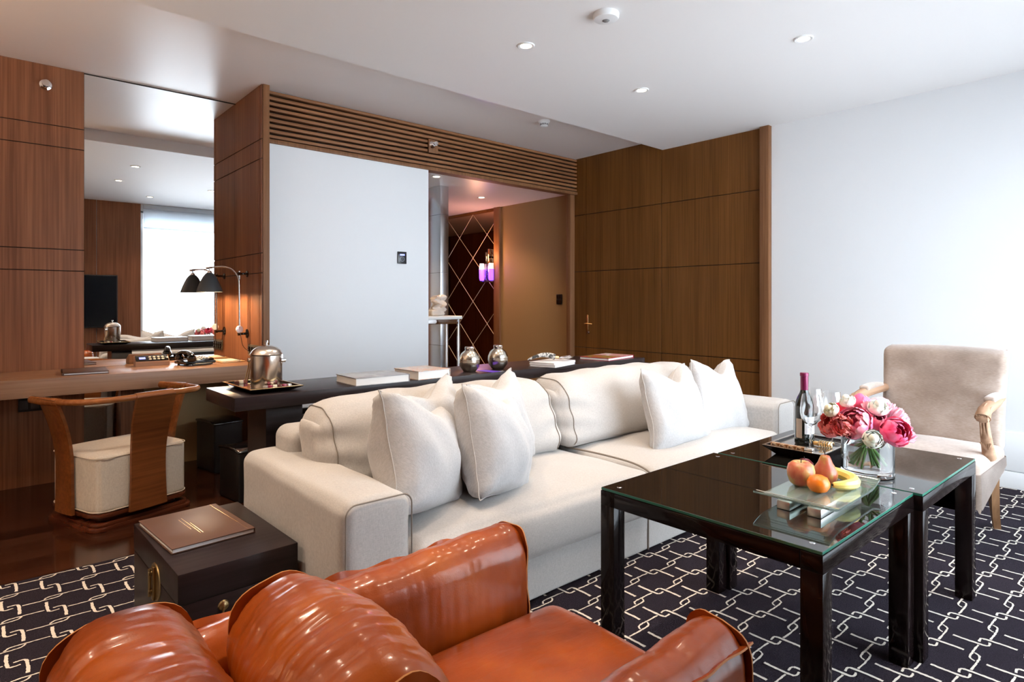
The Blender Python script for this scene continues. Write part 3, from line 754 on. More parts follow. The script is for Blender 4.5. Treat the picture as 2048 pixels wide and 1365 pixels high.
for s in (-1, 1):
    b = B(); d = Vector((.75, -.66, 0)) * s; box(b, -.004, .004, -.004, .004, .11, .152, .001, M=Matrix.Translation(d * .072)); c = d * .078; lathe(b, [(0, -.012), (.010, -.010), (.010, .010), (0, .012)], 14, Matrix.Translation((c.x, c.y, .125)) @ Matrix.Rotation(R(90), 4, 'Y')); obj('ear', b, M['chrome'], t)
b = B(); d = Vector((-.75, .66, 0)); tube(b, smooth_path([(d.x * .082, d.y * .082, .12), (d.x * .088, d.y * .088 , .08), (d.x * .10, d.y * .10, .03), (d.x * .098, d.y * .098, .012)], 6), .003, 8); tube(b, smooth_path([(d.x * .082 + .01, d.y * .082 + .01, .12), (d.x * .09 + .012, d.y * .09 + .01, .07), (d.x * .102 + .01, d.y * .102, .02)], 6), .003, 8); obj('tongs', b, M['gold'], t, label='thin gold tongs hanging at the side')
sw = [mat('sweet_wrap_silver', (.55, .5, .45), .3, .6), mat('sweet_wrap_brown', (.12, .04, .03), .35, .2), mat('sweet_wrap_wine', (.25, .03, .06), .35), mat('sweet_wrap_cream', (.75, .68, .55), .5)]
sn = ['silver', 'brown', 'wine red', 'cream']
kk = [(.955, 3.10, 1), (.978, 3.11, 3), (1.000, 3.12, 2)] + [(1.000 + .0215 * i, 2.838 + .0 * i, [0, 2, 3, 1, 2, 0][i]) for i in range(6)]
for i, (x, y, c) in enumerate(kk):
    b = B(); box(b, -.009, .009, -.009, .009, 0, .016, .002, M=Matrix.Rotation(R(13 * i), 4, 'Z'))
    tag(obj('wrapped_sweet', b, sw[c], loc=(x, y, ZT + .0155)), f'{sn[c]} wrapped sweet on the ice bucket tray, ' + ('beyond the bucket' if i < 3 else ['first in the row', 'second in the row', 'third in the row', 'fourth in the row', 'fifth in the row', 'last in the row'][i - 3] + ' before the bucket'), 'sweet', 'wrapped sweets on the ice bucket tray')

def book(label, loc, rz, wd, dp, th, cover, group=None, spine_x=-1, pages=None):
    t = thing('book', label, 'book', loc, rz, group)
    b = B(); box(b, -wd / 2, wd / 2, -dp / 2, dp / 2, 0, .003, .0006); box(b, -wd / 2, wd / 2, -dp / 2, dp / 2, th - .003, th, .0006)
    s = spine_x; box(b, *sorted((s * wd / 2, s * (wd / 2 - .003))), -dp / 2, dp / 2, .001, th - .001); obj('cover', b, cover, t)
    b = B(); box(b, *sorted((s * (wd / 2 - .0035), -s * (wd / 2 - .004))), -dp / 2 + .004, dp / 2 - .004, .0032, th - .0032); obj('pages', b, pages or M['paper'], t)
    return t
def cover_mat(name, base, spots, scale=14):
    m = mat(name, base, .35, coat=.3); v = tex(m, 'noise', scale, (1, 1, 1), 2); r = ramp(m, v.outputs[0], [(.0, base)] + [(.42 + .1 * i, c) for i, c in enumerate(spots)])
    m.node_tree.links.new(r.outputs[0], nodes(m)[2].inputs['Base Color']); return m
book('large grey photo book lying on the console near the ice bucket', (1.555, 2.86, ZT), R(-2), .30, .24, .040, cover_mat('cover_grey', (.10, .10, .11), [(.30, .30, .31), (.20, .20, .21)], 12), 'books on the console', 1)
book('thick illustrated book lying between the grey book and the metal jars', (1.86, 2.865, ZT), R(3), .215, .23, .047, cover_mat('cover_art', (.12, .12, .12), [(.45, .42, .38), (.50, .25, .16), (.45, .44, .42)], 34), 'books on the console', 1)
for z, lab in ((0, 'slim white book under another white book on the console'), (.0145, 'slim white book beneath the horn magnifying glass')):
    book(lab, (2.84, 2.825, ZT + z), R(14 if z else 16), .27, .19, .014, mat('white_cover', (.75, .73, .74), .4), 'books on the console', 1)
bk = book('white and red cookbook at the far end of the console', (3.48, 2.90, ZT), R(10), .37, .24, .020, mat('red_cover', (.30, .012, .035), .75, spec=.1), 'books on the console', 1)
b = B(); box(b, .0, .172, -.112, .112, .0203, .0212); obj('cover_photo', b, cover_mat('cover_photo', (.55, .60, .66), [(.8, .78, .76), (.6, .30, .30)], 18), bk)
b = B(); box(b, -.18, -.005, -.112, .112, .0203, .0212); obj('cover_picture', b, cover_mat('cover_green', (.10, .09, .02), [(.28, .22, .05), (.35, .10, .03)], 18), bk)
b = B(); prism(b, [(-.03, -.07), (.045, -.06), (.035, .05), (-.035, .06)], 0, .0012)
tag(obj('violet_card', b, M['card'], loc=(2.305, 2.835, ZT)), 'small violet card lying between the two metal jars', 'card')
def jar(label, loc, s):
    t = thing('metal_jar', label, 'jar', loc, 0, 'round metal jars on the console')
    b = B(); lathe(b, [(0, 0), (.036, 0), (.045, .010), (.062, .034), (.0675, .062), (.0672, .070), (.0665, .0705), (.067, .072), (.065, .090), (.054, .116), (.036, .132), (.030, .136)], 48, Matrix.Scale(s, 4)); obj('body', b, M['jar'], t)
    b = B(); lathe(b, [(.029, .134), (.029, .140), (.0305, .142), (.0305, .158), (.028, .160), (0, .160)], 32, Matrix.Scale(s, 4)); obj('lid', b, M['chrome'], t)
    return t
jar('round aged silver jar nearer the thick illustrated book', (2.205, 2.885, ZT), .93); jar('round aged silver jar nearer the horn magnifying glass', (2.425, 2.885, ZT), .93)
t = thing('magnifying_glass', 'magnifying glass with a black and white horn handle resting on white books', 'magnifying glass', (2.83, 2.83, ZT + .030), R(-31))
b = B(); tube(b, smooth_path([(-.155, 0, .006), (-.12, 0, .022), (-.07, 0, .036), (-.02, 0, .036), (.025, 0, .024)], 6), lambda q: .0035 + .0165 * q ** .7, 16)
hm = cover_mat('horn', (.02, .02, .02), [(.03, .03, .03), (.6, .58, .55), (.05, .05, .05)], 38); obj('handle', b, hm, t)
b = B(); cyl(b, (.022, 0, .024), (.052, 0, .020), .008, 12); obj('ferrule', b, M['gold'], t)
b = B(); lathe(b, [(0, -.010), (.03, -.008), (.047, 0), (.03, .010), (0, .012)], 32, Matrix.Translation((.100, 0, .018)) @ Matrix.Rotation(R(-8), 4, 'Y')); obj('lens', b, M['glass'], t)
b = B(); rp = [(.100 + .048 * math.cos(a * math.pi / 20), .048 * math.sin(a * math.pi / 20), .018 + .0067 * math.cos(a * math.pi / 20)) for a in range(41)]; tube(b, rp, .003, 8, caps=False); obj('lens_ring', b, M['steel'], t)

# ------------------------------------------------------------------ sofa
t = thing('sofa', 'long cream linen sofa with square arms and two loose back cushions', 'sofa', (2.41, 2.23, 0.0055))
OX, OY = -2.41, -2.23
def lx(x): return x + OX
def ly(y): return y + OY
def seamtube(b, pts, r=.0022): return tube(b, pts, r, 5)
def base_def(q, x, y, z): return (q.x, q.y + wob(q, 5, .006, 2), q.z)
b = B(); rbox(b, 0, ly(2.24), .106, 2.70, .96, .19, .015, (30, 8, 4), base_def); obj('base', b, M['sofa'], t)
b = B()
box(b, -.003, .003, ly(1.752), ly(1.765), .015, .19, .001); box(b, -1.30, 1.30, ly(1.79), ly(1.80), .0125, .02); obj('base_seam', b, M['seam'], t)
for s in (-1, 1):
    b = B()
    def arm_def(q, x, y, z, s=s):
        zz = q.z + (.012 * (1 - abs(x) ** 2) * (1 - .3 * y) if z > .8 else 0) + wob(q, 4, .006, 5 + s)
        return (q.x + wob(q, 6, .006, s), q.y + wob(q, 8, .003), zz)
    rbox(b, s * 1.435, ly(2.225), .2865, .25, .96, .545, .042, (8, 26, 14), arm_def); obj('armrest', b, M['sofa'], t)
    b = B(); rr = [(s * 1.435 + x, ly(1.7435) + .002, .292 + y) for x, y in rrect(.118, .270, .035, 6)]; rr.append(rr[0]); tube(b, rr, .0028, 6, caps=False); obj('armrest_piping', b, M['seam'], t)
for s in (-1, 1):
    b = B()
    def seat_def(q, x, y, z, s=s):
        return (q.x, q.y - .014 * (1 - z * z) * (1 if y < -.9 else 0) , q.z + (.030 * (1 - x ** 4) * (1 - y ** 4) if z > .7 else 0) + wob(q, 6, .006, s + 3))
    rbox(b, s * .660, ly(2.12), .288, 1.315, .80, .215, .05, (28, 20, 5), seat_def); obj('seat_cushion', b, M['sofa'], t)
b = B(); tube(b, smooth_path([(-.003, ly(2.3), .408), (0, ly(2.05), .414), (.002, ly(1.85), .408), (0, ly(1.74), .38), (0, ly(1.715), .33)], 6), .005, 8); obj('seat_piping', b, M['seam'], t)
b = B(); rbox(b, 0, ly(2.60), .425, 2.86, .20, .47, .05, (30, 4, 8), lambda q, x, y, z: (q.x, q.y, q.z + wob(q, 5, .008))); obj('back_frame', b, M['sofa'], t)
for s, x0, x1 in ((-1, lx(1.00), lx(2.325)), (1, lx(2.335), lx(3.72))):
    b = B(); W_ = x1 - x0
    def bc_def(q, x, y, z, s=s, W_=W_):
        lean = .34 * (q.z - .42)
        bul = .035 * (1 - x ** 4) * (1 - z * z) * (-1 if y < 0 else .3)
        pinch = .03 * (abs(x) ** 6) * z
        wr = 0.0
        e = 1 - abs(x)
        if e < .4: wr = .007 * math.sin(q.z * 60 + 8 * e + s) * (1 - e / .4) * (1 if y < 0 else .3)
        droop = -.035 * max(0, abs(x) - .86) / .14
        return (q.x - s * 0.0, q.y + lean + bul + wr + wob(q, 5, .012, s * 4), q.z + (.02 * (1 - x * x) + droop) * max(0, min(1, (z + 1) / 2)) ** 1.5 + wob(q, 4, .008, s) + (.010 * math.sin(q.x * 24) * .4 if z > .9 else 0))
    rbox(b, (x0 + x1) / 2, ly(2.305), .595, W_, .235, .36, .075, (30, 5, 16), bc_def); cu = obj('back_cushion', b, M['sofa'], t)
    for sx in (-1, 1):
        b = B(); pts = []
        X = sx * (1 - .062 / (W_ / 2))
        for k in range(41):
            if k <= 26: y, z = -1, -1 + 2 * k / 26
            else: y, z = -1 + 2 * (k - 26) / 14, 1
            p = Vector((X * W_ / 2, y * .1175, z * .18)); c = Vector((p.x, max(-.0425, min(.0425, p.y)), max(-.105, min(.105, p.z)))); d = p - c
            p = c + d.normalized() * .0762
            pts.append(Vector(bc_def(p + Vector(((x0 + x1) / 2, ly(2.305), .595)), X, y, z)))
        tube(b, pts, .0022, 5); obj('cushion_seam', b, M['seam'], cu)

# ------------------------------------------------------------------ scatter pillows
def pillow_bm(w_, h_, t_, chop=0.0, pinch=.07, seed=0, n=26, taper=0.0):
    b = B(); grid = {}
    for side in (1, -1):
        for i in range(n + 1):
            for j in range(n + 1):
                u = -1 + 2 * i / n; v = -1 + 2 * j / n
                edge = i in (0, n) or j in (0, n)
                if side == -1 and edge: grid[(side, i, j)] = grid[(1, i, j)]; continue
                x = w_ / 2 * u * (1 - pinch * (1 - v * v)) * (1 - taper * v); z = h_ / 2 * v * (1 - pinch * (1 - u * u))
                th = t_ / 2 * (max(0, (1 - u * u) * (1 - v * v)) ** .36)
                if v > 0: z -= chop * v ** 3 * math.exp(-(u / .42) ** 2)
                d = side * th
                d += side * .006 * math.sin(9 * u + 4 * v + seed) * (1 - abs(v)) * (1 if th > .01 else 0)
                p = Vector((x, d, z))
                cw = max(0, abs(u) + abs(v) - 1.1)
                d2 = .010 * math.sin((u - v if u * v > 0 else u + v) * 16 + seed) * cw * (1 if not edge else .3)
                p.y += d2 * side + wob(p, 7, .016, seed) * (1 if not edge else .6)
                p.z += wob(p, 6, .010, seed + 9)
                grid[(side, i, j)] = b.verts.new(p)
    for side in (1, -1):
        for i in range(n):
            for j in range(n):
                q = [grid[(side, i, j)], grid[(side, i + 1, j)], grid[(side, i + 1, j + 1)], grid[(side, i, j + 1)]]
                if len(set(q)) == 4: b.faces.new(q if side == 1 else q[::-1])
    loop = [grid[(1, i, 0)].co.copy() for i in range(n)] + [grid[(1, n, j)].co.copy() for j in range(n)] + [grid[(1, n - i, n)].co.copy() for i in range(n)] + [grid[(1, 0, n - j)].co.copy() for j in range(n)]
    return b, loop
def pillow(label, loc, rz, lean=0, roll=0, w_=.46, h_=.46, t_=.17, chop=.0, seed=0, pinch=.07, taper=0.0):
    t = thing('scatter_pillow', label, 'pillow', loc, R(rz), 'scatter pillows on the sofa')
    b, loop = pillow_bm(w_, h_, t_, chop, pinch, seed, taper=taper)
    Mx = Matrix.Rotation(R(lean), 4, 'X') @ Matrix.Rotation(R(roll), 4, 'Y')
    bmesh.ops.transform(b, matrix=Mx, verts=b.verts)
    o = obj('pillow_body', b, M['pillow'], t, angle=75)
    b = B(); lp = [Mx @ p for p in loop]; lp.append(lp[0]); tube(b, lp, .0024, 6, caps=False); obj('edge_seam', b, mat('seam_pale', (.42, .39, .36), .9) if 'seam_pale' not in bpy.data.materials else bpy.data.materials['seam_pale'], t)
    return t
pillow('upright grey-white pillow nearest the square arm beside the menu chest', (1.285, 2.010, .612), 36, -17, 16, .47, .45, .30, .07, 1)
pillow('grey-white pillow half hidden behind the pillow nearest the sofa arm', (1.46, 2.14, .640), 26, -14, -6, .46, .44, .17, .05, 2)
pillow('upright grey-white pillow resting in the middle of the first back cushion', (1.625, 1.965, .612), 30, -16, 15, .42, .45, .28, .06, 3)
pillow('grey-white pillow half hidden behind the middle pillow', (1.80, 2.11, .650), 22, -14, -5, .42, .44, .17, .05, 4)
pillow('chopped grey-white pillow leaning in front of the farthest pillow', (2.965, 1.985, .610), 4, -17, 0, .54, .46, .18, .10, 5, taper=.14)
pillow('grey-white pillow farthest along the sofa near the white wall', (3.50, 2.03, .605), -4, -14, 4, .50, .48, .17, .10, 6, taper=.18)

# ------------------------------------------------------------------ chest and menu book
t = thing('side_chest', 'low dark wooden chest with brass fittings beside the sofa arm', 'chest', (.635, 2.325, .0138), R(1.5))
b = B(); box(b, -.185, .185, -.29, .29, .275, .368, .003); box(b, -.184, .184, -.289, .289, .012, .271, .003); obj('body', b, M['wood_dark'], t)
b = B(); box(b, -.187, .187, -.292, .292, 0, .014, .002); obj('plinth', b, M['wood_dark'], t)
b = B(); box(b, -.180, .180, -.285, .285, .270, .276); obj('lid_gap', b, M['groove'], t)
b = B(); lathe(b, [(0, 0), (.062, 0), (.060, .003), (0, .004)], 32, Matrix.Translation((-.185, -.03, .262)) @ Matrix.Rotation(R(-90), 4, 'Y')); box(b, -.197, -.188, -.042, -.018, .205, .315, .003); cyl(b, (-.19, -.03, .235), (-.207, -.03, .235), .007); cyl(b, (-.19, -.03, .295), (-.207, -.03, .295), .007); cyl(b, (-.203, -.03, .22), (-.203, -.03, .31), .005); obj('clasp', b, M['brass'], t, label='round aged brass clasp')
for x, z in ((-.055, .235), (.045, .235)):
    b = B(); lathe(b, [(0, 0), (.017, 0), (.014, .005), (.006, .007), (0, .010)], 20, Matrix.Translation((x, -.289, z)) @ Matrix.Rotation(R(90), 4, 'X')); obj('handle_rose', b, M['brass'], t)
b = B(); tube(b, smooth_path([(-.055, -.298, .235), (-.062, -.304, .205), (-.045, -.310, .178), (-.005, -.312, .168), (.035, -.310, .178), (.052, -.304, .205), (.045, -.298, .235)], 6), .0035, 8); obj('drop_handle', b, M['brass'], t)
t = thing('menu_book', 'brown leather menu book with gold lines lying on the chest', 'book', (.600, 2.40, .3825), R(4.5))
b = B(); box(b, -.135, .135, -.185, .185, 0, .003, .0008); box(b, -.135, .135, -.185, .185, .015, .018, .0008); box(b, .132, .135, -.185, .185, 0, .018, .0008); obj('cover', b, M['book_brown'], t)
b = B(); box(b, -.131, .131, -.181, .181, .0032, .0148); obj('pages', b, M['paper'], t)
b = B()
for k, (l0, l1, x) in enumerate(((-.04, .09, -.030), (-.10, .10, -.018), (-.10, .03, -.010))): box(b, x - .0006, x + .0006, l0, l1, .018, .0183)
box(b, .112, .1128, -.185, .185, .018, .0182); obj('gold_lettering', b, M['gold'], t)

# ------------------------------------------------------------------ coffee tables
def coffee(label, x0, x1, y0, y1):
    t = thing('coffee_table', label, 'coffee table', ((x0 + x1) / 2, (y0 + y1) / 2, .0138), 0, 'pair of square coffee tables')
    hx, hy = (x1 - x0) / 2, (y1 - y0) / 2; s = .058; H = .5465
    for sx in (-1, 1):
        for sy in (-1, 1):
            b = B(); a, c = sx * (hx - s / 2), sy * (hy - s / 2); box(b, a - s / 2, a + s / 2, c - s / 2, c + s / 2, 0, H - s * .8, .003); obj('leg', b, M['lacquer'], t)
    b = B()
    for sy in (-1, 1): box(b, -hx, hx, *sorted((sy * hy, sy * (hy - s))), H - s * .85, H, .003)
    for sx in (-1, 1): box(b, *sorted((sx * hx, sx * (hx - s))), -hy + s, hy - s, H - s * .85, H, .003)
    obj('frame', b, M['lacquer'], t)
    b = B(); box(b, -hx + .002, hx - .002, -hy + .002, hy - .002, H + .001, H + .0095, .001)
    for f in b.faces:
        if abs(f.normal.z) < .6: f.material_index = 1
    obj('glass_top', b, [M['table_glass'], M['glass_edge']], t, smooth=False)
    for sx in (-1, 1):
        for sy in (-1, 1):
            b = B(); lathe(b, [(0, .0012), (.007, .001), (.008, 0)], 16, Matrix.Translation((sx * (hx - .045), sy * (hy - .045), H + .0096))); obj('glass_stud', b, M['chrome'], t)
coffee('square black lacquer coffee table with smoked glass, closer to the leather chair', 1.600, 2.322, .636, 1.362)
coffee('square black lacquer coffee table with smoked glass, closer to the velvet armchair', 2.330, 3.020, .612, 1.350)
TT = .5705
tray('square black lacquer tray carrying the wine bottle and glasses', (2.625, 1.097, TT), R(1), .178, .120, .036)
TB = TT + .0314
t = thing('wine_bottle', 'unopened red wine bottle with a burgundy capsule on the tray', 'bottle', (2.622, 1.118, TB))
b = B(); lathe(b, [(0, 0), (.034, 0), (.0375, .004), (.0375, .150), (.036, .170), (.028, .195), (.018, .215), (.0145, .230), (.0143, .262), (.0, .262)], 40); obj('glass_body', b, mat('bottle_glass', (.010, .014, .012), .03, coat=.5), t)
b = B(); lathe(b, [(.0152, .228), (.0155, .285), (.0172, .286), (.0172, .297), (.0155, .300), (0, .300)], 32); obj('capsule', b, mat('capsule_burgundy', (.16, .010, .055), .28, .3), t)
b = B()
for a0, a1, z0, z1, mi in ((205, 285, .048, .118, 0), (290, 345, .018, .105, 0), (150, 190, .030, .110, 1)):
    n = 12; lo = []; hi = []
    for k in range(n + 1):
        a = R(a0 + (a1 - a0) * k / n); lo.append(b.verts.new((.0379 * math.cos(a), .0379 * math.sin(a), z0))); hi.append(b.verts.new((.0379 * math.cos(a), .0379 * math.sin(a), z1)))
    for k in range(n): b.faces.new((lo[k], lo[k + 1], hi[k + 1], hi[k])).material_index = mi
obj('label', b, [mat('bottle_label', (.72, .72, .74), .6), mat('bottle_label_back', (.45, .38, .32), .6)], t, label='white paper label')
b = B()
for k in range(5):
    a = R(245); r = .0382; z = .104 - .009 * k; hw = [.012, .018, .015, .018, .010][k]
    d = Vector((math.cos(a), math.sin(a), 0)); sd = Vector((-math.sin(a), math.cos(a), 0)); c = d * r
    v = [b.verts.new(c + sd * s * hw * .75 + Vector((0, 0, z + dz_)) + d * (.0006 if 1 else 0)) for s, dz_ in ((-1, 0), (1, 0), (1, .002), (-1, .002))]; b.faces.new(v)
obj('label_print', b, mat('print_grey', (.2, .2, .22), .6), t)
def wineglass(label, x, y):
    t = thing('wine_glass', label, 'glass', (x, y, TB), 0, 'empty wine glasses on the tray')
    b = B(); lathe(b, [(0, .001), (.034, .0), (.034, .0015), (.010, .005), (.004, .010), (.0032, .03), (.0032, .085), (.006, .094), (.020, .103), (.034, .122), (.040, .145), (.0395, .165), (.034, .205), (.0315, .222), (.0308, .222), (.0332, .205), (.0385, .165), (.039, .145), (.033, .123), (.019, .105), (0, .097)], 40); obj('bowl_and_stem', b, M['glass'], t)
wineglass('empty wine glass standing in front of the bottle', 2.550, 1.062); wineglass('empty wine glass just behind the bottle', 2.700, 1.038); wineglass('empty wine glass closest to the far tray rim', 2.735, 1.128)
agate = cover_mat('agate', (.05, .02, .01), [(.30, .12, .03), (.55, .42, .28), (.12, .05, .02)], 60)
for i in range(5):
    b = B(); box(b, -.0165, .0165, -.011, .011, 0, .018, .002)
    o = obj('agate_block', b, agate if i != 4 else mat('silver_block', (.7, .68, .62), .25, .8), loc=(2.483, 1.175 - .034 * i, TB)); o.rotation_euler.z = R(88)
    tag(o, ['brown banded agate block at the sofa end of its row', 'brown banded agate block second from the sofa', 'brown banded agate block in the middle of its row', 'brown banded agate block next to the silver one', 'silver block ending the row of agate blocks'][i], 'ornament', 'small blocks on the wine tray')
b = B(); pts = [(.012 * math.cos(k * .6), .0009 * k + 0 * k, .012 + .012 * math.sin(k * .6)) for k in range(60)]; tube(b, pts, .0025, 6); box(b, -.01, .01, .05, .085, .003, .02, .004)
tag(obj('corkscrew', b, M['gold'], loc=(2.625, 1.005, TB)), 'curled gold corkscrew lying at the front of the wine tray', 'corkscrew')

# vase, water and flowers
VX, VY = 2.462, .822
t = thing('glass_vase', 'round clear glass vase filled with water on the coffee table', 'vase', (VX, VY, TT))
b = B(); lathe(b, [(0, 0), (.083, 0), (.086, .003), (.086, .145), (.0845, .147), (.0815, .145), (.0815, .018), (.078, .014), (0, .014)], 64); obj('glass_body', b, M['glass'], t)
b = B(); lathe(b, [(0, .0145), (.0775, .0145), (.0812, .019), (.0812, .108), (0, .108)], 64); obj('water', b, M['water'], t, label='clear water')
def petal_mat(name, c, c2):
    m = mat(name, c, .55, sss=.25, sheen=.2); m.node_tree.nodes['Principled BSDF'].inputs['Subsurface Radius'].default_value = (.01, .004, .004); a = tex(m, 'noise', 30, (1, 1, 1), 3); r = ramp(m, a.outputs[0], [(.35, c), (.65, c2)]); m.node_tree.links.new(r.outputs[0], nodes(m)[2].inputs['Base Color'])
    return m
PM = {'coral': petal_mat('petal_coral', (.82, .14, .16), (.90, .32, .28)), 'red': petal_mat('petal_red', (.80, .03, .09), (.86, .10, .17)), 'pink': petal_mat('petal_pink', (.86, .15, .30), (.93, .42, .52)), 'hot': petal_mat('petal_hot', (.86, .04, .18), (.92, .17, .32)), 'light': petal_mat('petal_light', (.88, .38, .52), (.95, .64, .72)), 'white': petal_mat('petal_white', (.80, .80, .70), (.88, .88, .83)), 'cream': petal_mat('petal_cream', (.78, .74, .52), (.86, .83, .68))}
M['stem'] = petal_mat('stem_green', (.05, .17, .03), (.16, .33, .07))
def petal(b, base_r, length, width, az, cup, open_, ruff=0.0, seed=0):
    """a curved petal starting at the calyx; cup 0..1 closes over the top"""
    n, mm = 7, 6; g = []
    for i in range(n + 1):
        s = i / n; row = []
        phi = open_ * s + 0.0
        # profile on a sphere-ish shell: angle from bottom
        th = s * (math.pi * (.40 + .45 * cup))
        r = base_r * math.sin(th) * (1 + open_ * s); z = base_r * (1 - math.cos(th)) * length
        for j in range(mm + 1):
            u = -1 + 2 * j / mm
            wd = width * math.sin(math.pi * min(.97, .08 + .80 * s)) ** .6
            a = az + u * wd
            rr = r * (1 + .03 * abs(u)) + ruff * math.sin(u * 7 + seed) * s * base_r
            zz = z - .10 * base_r * (abs(u) ** 2) * s + ruff * math.cos(u * 9 + seed * 2) * s * base_r * .8
            row.append(b.verts.new((rr * math.cos(a), rr * math.sin(a), zz)))
        g.append(row)
    for i in range(n):
        for j in range(mm): b.faces.new((g[i][j], g[i][j + 1], g[i + 1][j + 1], g[i + 1][j]))
def bloom_bm(kind, r, seed):
    b = B(); rnd = random.Random(seed)
    if kind == 'cup':
        for layer, (n, cup, op, k) in enumerate(((6, .42, .10, 1.0), (6, .66, .02, .95), (5, .82, -.02, .86), (5, .96, -.05, .74), (4, 1.0, -.05, .58))):
            for i in range(n): petal(b, r * k, 1.0 if layer else .85, .62 if layer < 2 else .75, 2 * math.pi * (i + .5 * layer) / n + rnd.uniform(-.2, .2), cup + rnd.uniform(-.06, .06), op, .03, rnd.uniform(0, 6))
    elif kind == 'frill':
        for layer, (n, cup, op, k) in enumerate(((7, .22, .18, 1.0), (9, .40, .08, .95), (10, .55, 0, .88), (9, .68, -.02, .76), (8, .80, -.05, .60), (6, .9, -.1, .42))):
            for i in range(n): petal(b, r * k, .95, .36, 2 * math.pi * (i + .4 * layer) / n + rnd.uniform(-.3, .3), cup + rnd.uniform(-.1, .1), op + rnd.uniform(-.05, .08), .10, rnd.uniform(0, 6))
    else:
        for layer in range(7):
            k = 1 - layer * .13; n = 5
            for i in range(n): petal(b, r * k, 1.0 if layer else .8, .72, 2 * math.pi * (i + .37 * layer) / n, min(1.0, .52 + .10 * layer), .0, .015, rnd.uniform(0, 6))
        lathe(b, [(0, r * .5), (r * .42, r * .75), (r * .50, r * 1.1), (r * .40, r * 1.5), (r * .18, r * 1.68), (0, r * 1.66)], 16)
    return b
FL = [('coral', 'cup', (2.360, .905, .752), .048, 'salmon coral peony lowest on the sofa side of the bouquet'), ('coral', 'frill', (2.310, .858, .758), .036, 'frilled coral peony overlapping the salmon one'), ('red', 'cup', (2.454, .906, .795), .042, 'deep red peony behind the cream ranunculus'),
      ('hot', 'cup', (2.525, .875, .812), .040, 'rosy closed peony at the top of the bouquet'), ('light', 'frill', (2.514, .811, .806), .043, 'frilled pink peony at the top beside the white bloom'), ('light', 'frill', (2.550, .757, .784), .042, 'pale frilled peony facing the velvet armchair'),
      ('pink', 'cup', (2.352, .828, .768), .055, 'largest bright pink peony at the front of the bouquet'), ('pink', 'cup', (2.420, .776, .772), .034, 'small half open pink peony between white ranunculus blooms'), ('hot', 'cup', (2.402, .715, .748), .048, 'crimson pink peony hanging over the front of the vase'),
      ('light', 'frill', (2.500, .705, .742), .038, 'frilled pink peony lowest on the armchair side'), ('white', 'ran', (2.300, .752, .732), .032, 'white ranunculus facing forward above the vase rim'), ('white', 'ran', (2.425, .775, .822), .034, 'white ranunculus above the crimson peony'),
      ('white', 'ran', (2.410, .872, .836), .028, 'white ranunculus bud between the rosy and deep red peonies'), ('cream', 'ran', (2.335, .900, .808), .028, 'cream ranunculus above the frilled coral peony'), ('light', 'cup', (2.600, .825, .795), .040, 'soft pink peony at the back of the bouquet'), ('coral', 'cup', (2.540, .930, .770), .042, 'coral peony at the back near the wine tray')]
CEN = Vector((2.462, .822, .690))
for i, (c, kind, pos, r, lab) in enumerate(FL):
    pos = Vector(pos); d = (pos - CEN).normalized()
    t = thing('ranunculus' if kind == 'ran' else 'peony', lab, 'flower', (VX, VY, TT + .1), 0, 'ranunculus in the glass vase' if kind == 'ran' else 'peonies in the glass vase')
    b = bloom_bm(kind, r, 40 + i)
    if lab.startswith('white ranunculus facing'): d = Vector((-.72, -.55, .42)).normalized()
    Q_ = d.to_track_quat('Z', 'Y').to_matrix().to_4x4()
    org = pos - d * r * .8
    bmesh.ops.transform(b, matrix=Matrix.Translation(org - Vector((VX, VY, TT + .1))) @ Q_, verts=b.verts)
    obj('bloom', b, PM[c], t, angle=80)
    # stem: from calyx through the binding point down to a spread foot inside the water
    an = math.atan2(d.y, d.x); rr = .030 + .038 * ((i * 37) % 10) / 10
    foot = Vector((VX - math.cos(an) * rr, VY - math.sin(an) * rr, TT + .030 + .022 * ((i * 13) % 7) / 7)); mid = Vector((VX + .008 * math.cos(an), VY + .008 * math.sin(an), TT + .115))
    sp = smooth_path([org, (org + mid) / 2 + Vector((0, 0, -.006)), mid, (mid + foot) / 2, foot], 5)
    b = B(); tube(b, [p - Vector((VX, VY, TT + .1)) for p in sp], .0036, 8); obj('stem', b, M['stem'], t, label='green stem')
b = B()
for k in range(9):
    a = k * .7; c = Vector((VX + .03 * math.cos(a), VY + .03 * math.sin(a), TT + .128)); v = [b.verts.new(c + Vector((math.cos(a) * q * .045 - math.sin(a) * s * .012 * (1 - q), math.sin(a) * q * .045 + math.cos(a) * s * .012 * (1 - q), .008 * q))) for q, s in ((0, -1), (.5, -1.6), (1, 0), (.5, 1.6), (0, 1))]; b.faces.new(v)
tag(obj('bouquet_leaves', b, M['stem']), 'small green leaves tucked under the pink blooms at the vase rim', 'leaves', kind='stuff')

# fruit plate
t = thing('fruit_plate', 'rectangular greenish glass plate on two metal bars', 'plate', (2.005, .815, TT), R(1))
for y in (-.055, .035):
    b = B(); box(b, -.165, .165, y - .020, y + .020, 0, .026, .002); obj('foot_bar', b, M['brushed_al'], t)
b = B(); n = 24; g = []
for i in range(n + 1):
    u = -1 + 2 * i / n; lift = .020 * max(0, (abs(u) - .62) / .38) ** 1.5
    g.append([(u * .215, y, .0265 + lift) for y in (-.115, .105)])
for lvl in (0, 1): pass
lo = [[b.verts.new((x, y, z)) for x, y, z in r_] for r_ in g]; hi = [[b.verts.new((x, y, z + .006)) for x, y, z in r_] for r_ in g]
for i in range(n):
    b.faces.new((lo[i][0], lo[i][1], lo[i + 1][1], lo[i + 1][0])); b.faces.new((hi[i][0], hi[i + 1][0], hi[i + 1][1], hi[i][1]))
    for s in (0, 1): b.faces.new((lo[i][s], lo[i + 1][s], hi[i + 1][s], hi[i][s]))
for i in (0, n): b.faces.new((lo[i][0], lo[i][1], hi[i][1], hi[i][0]))
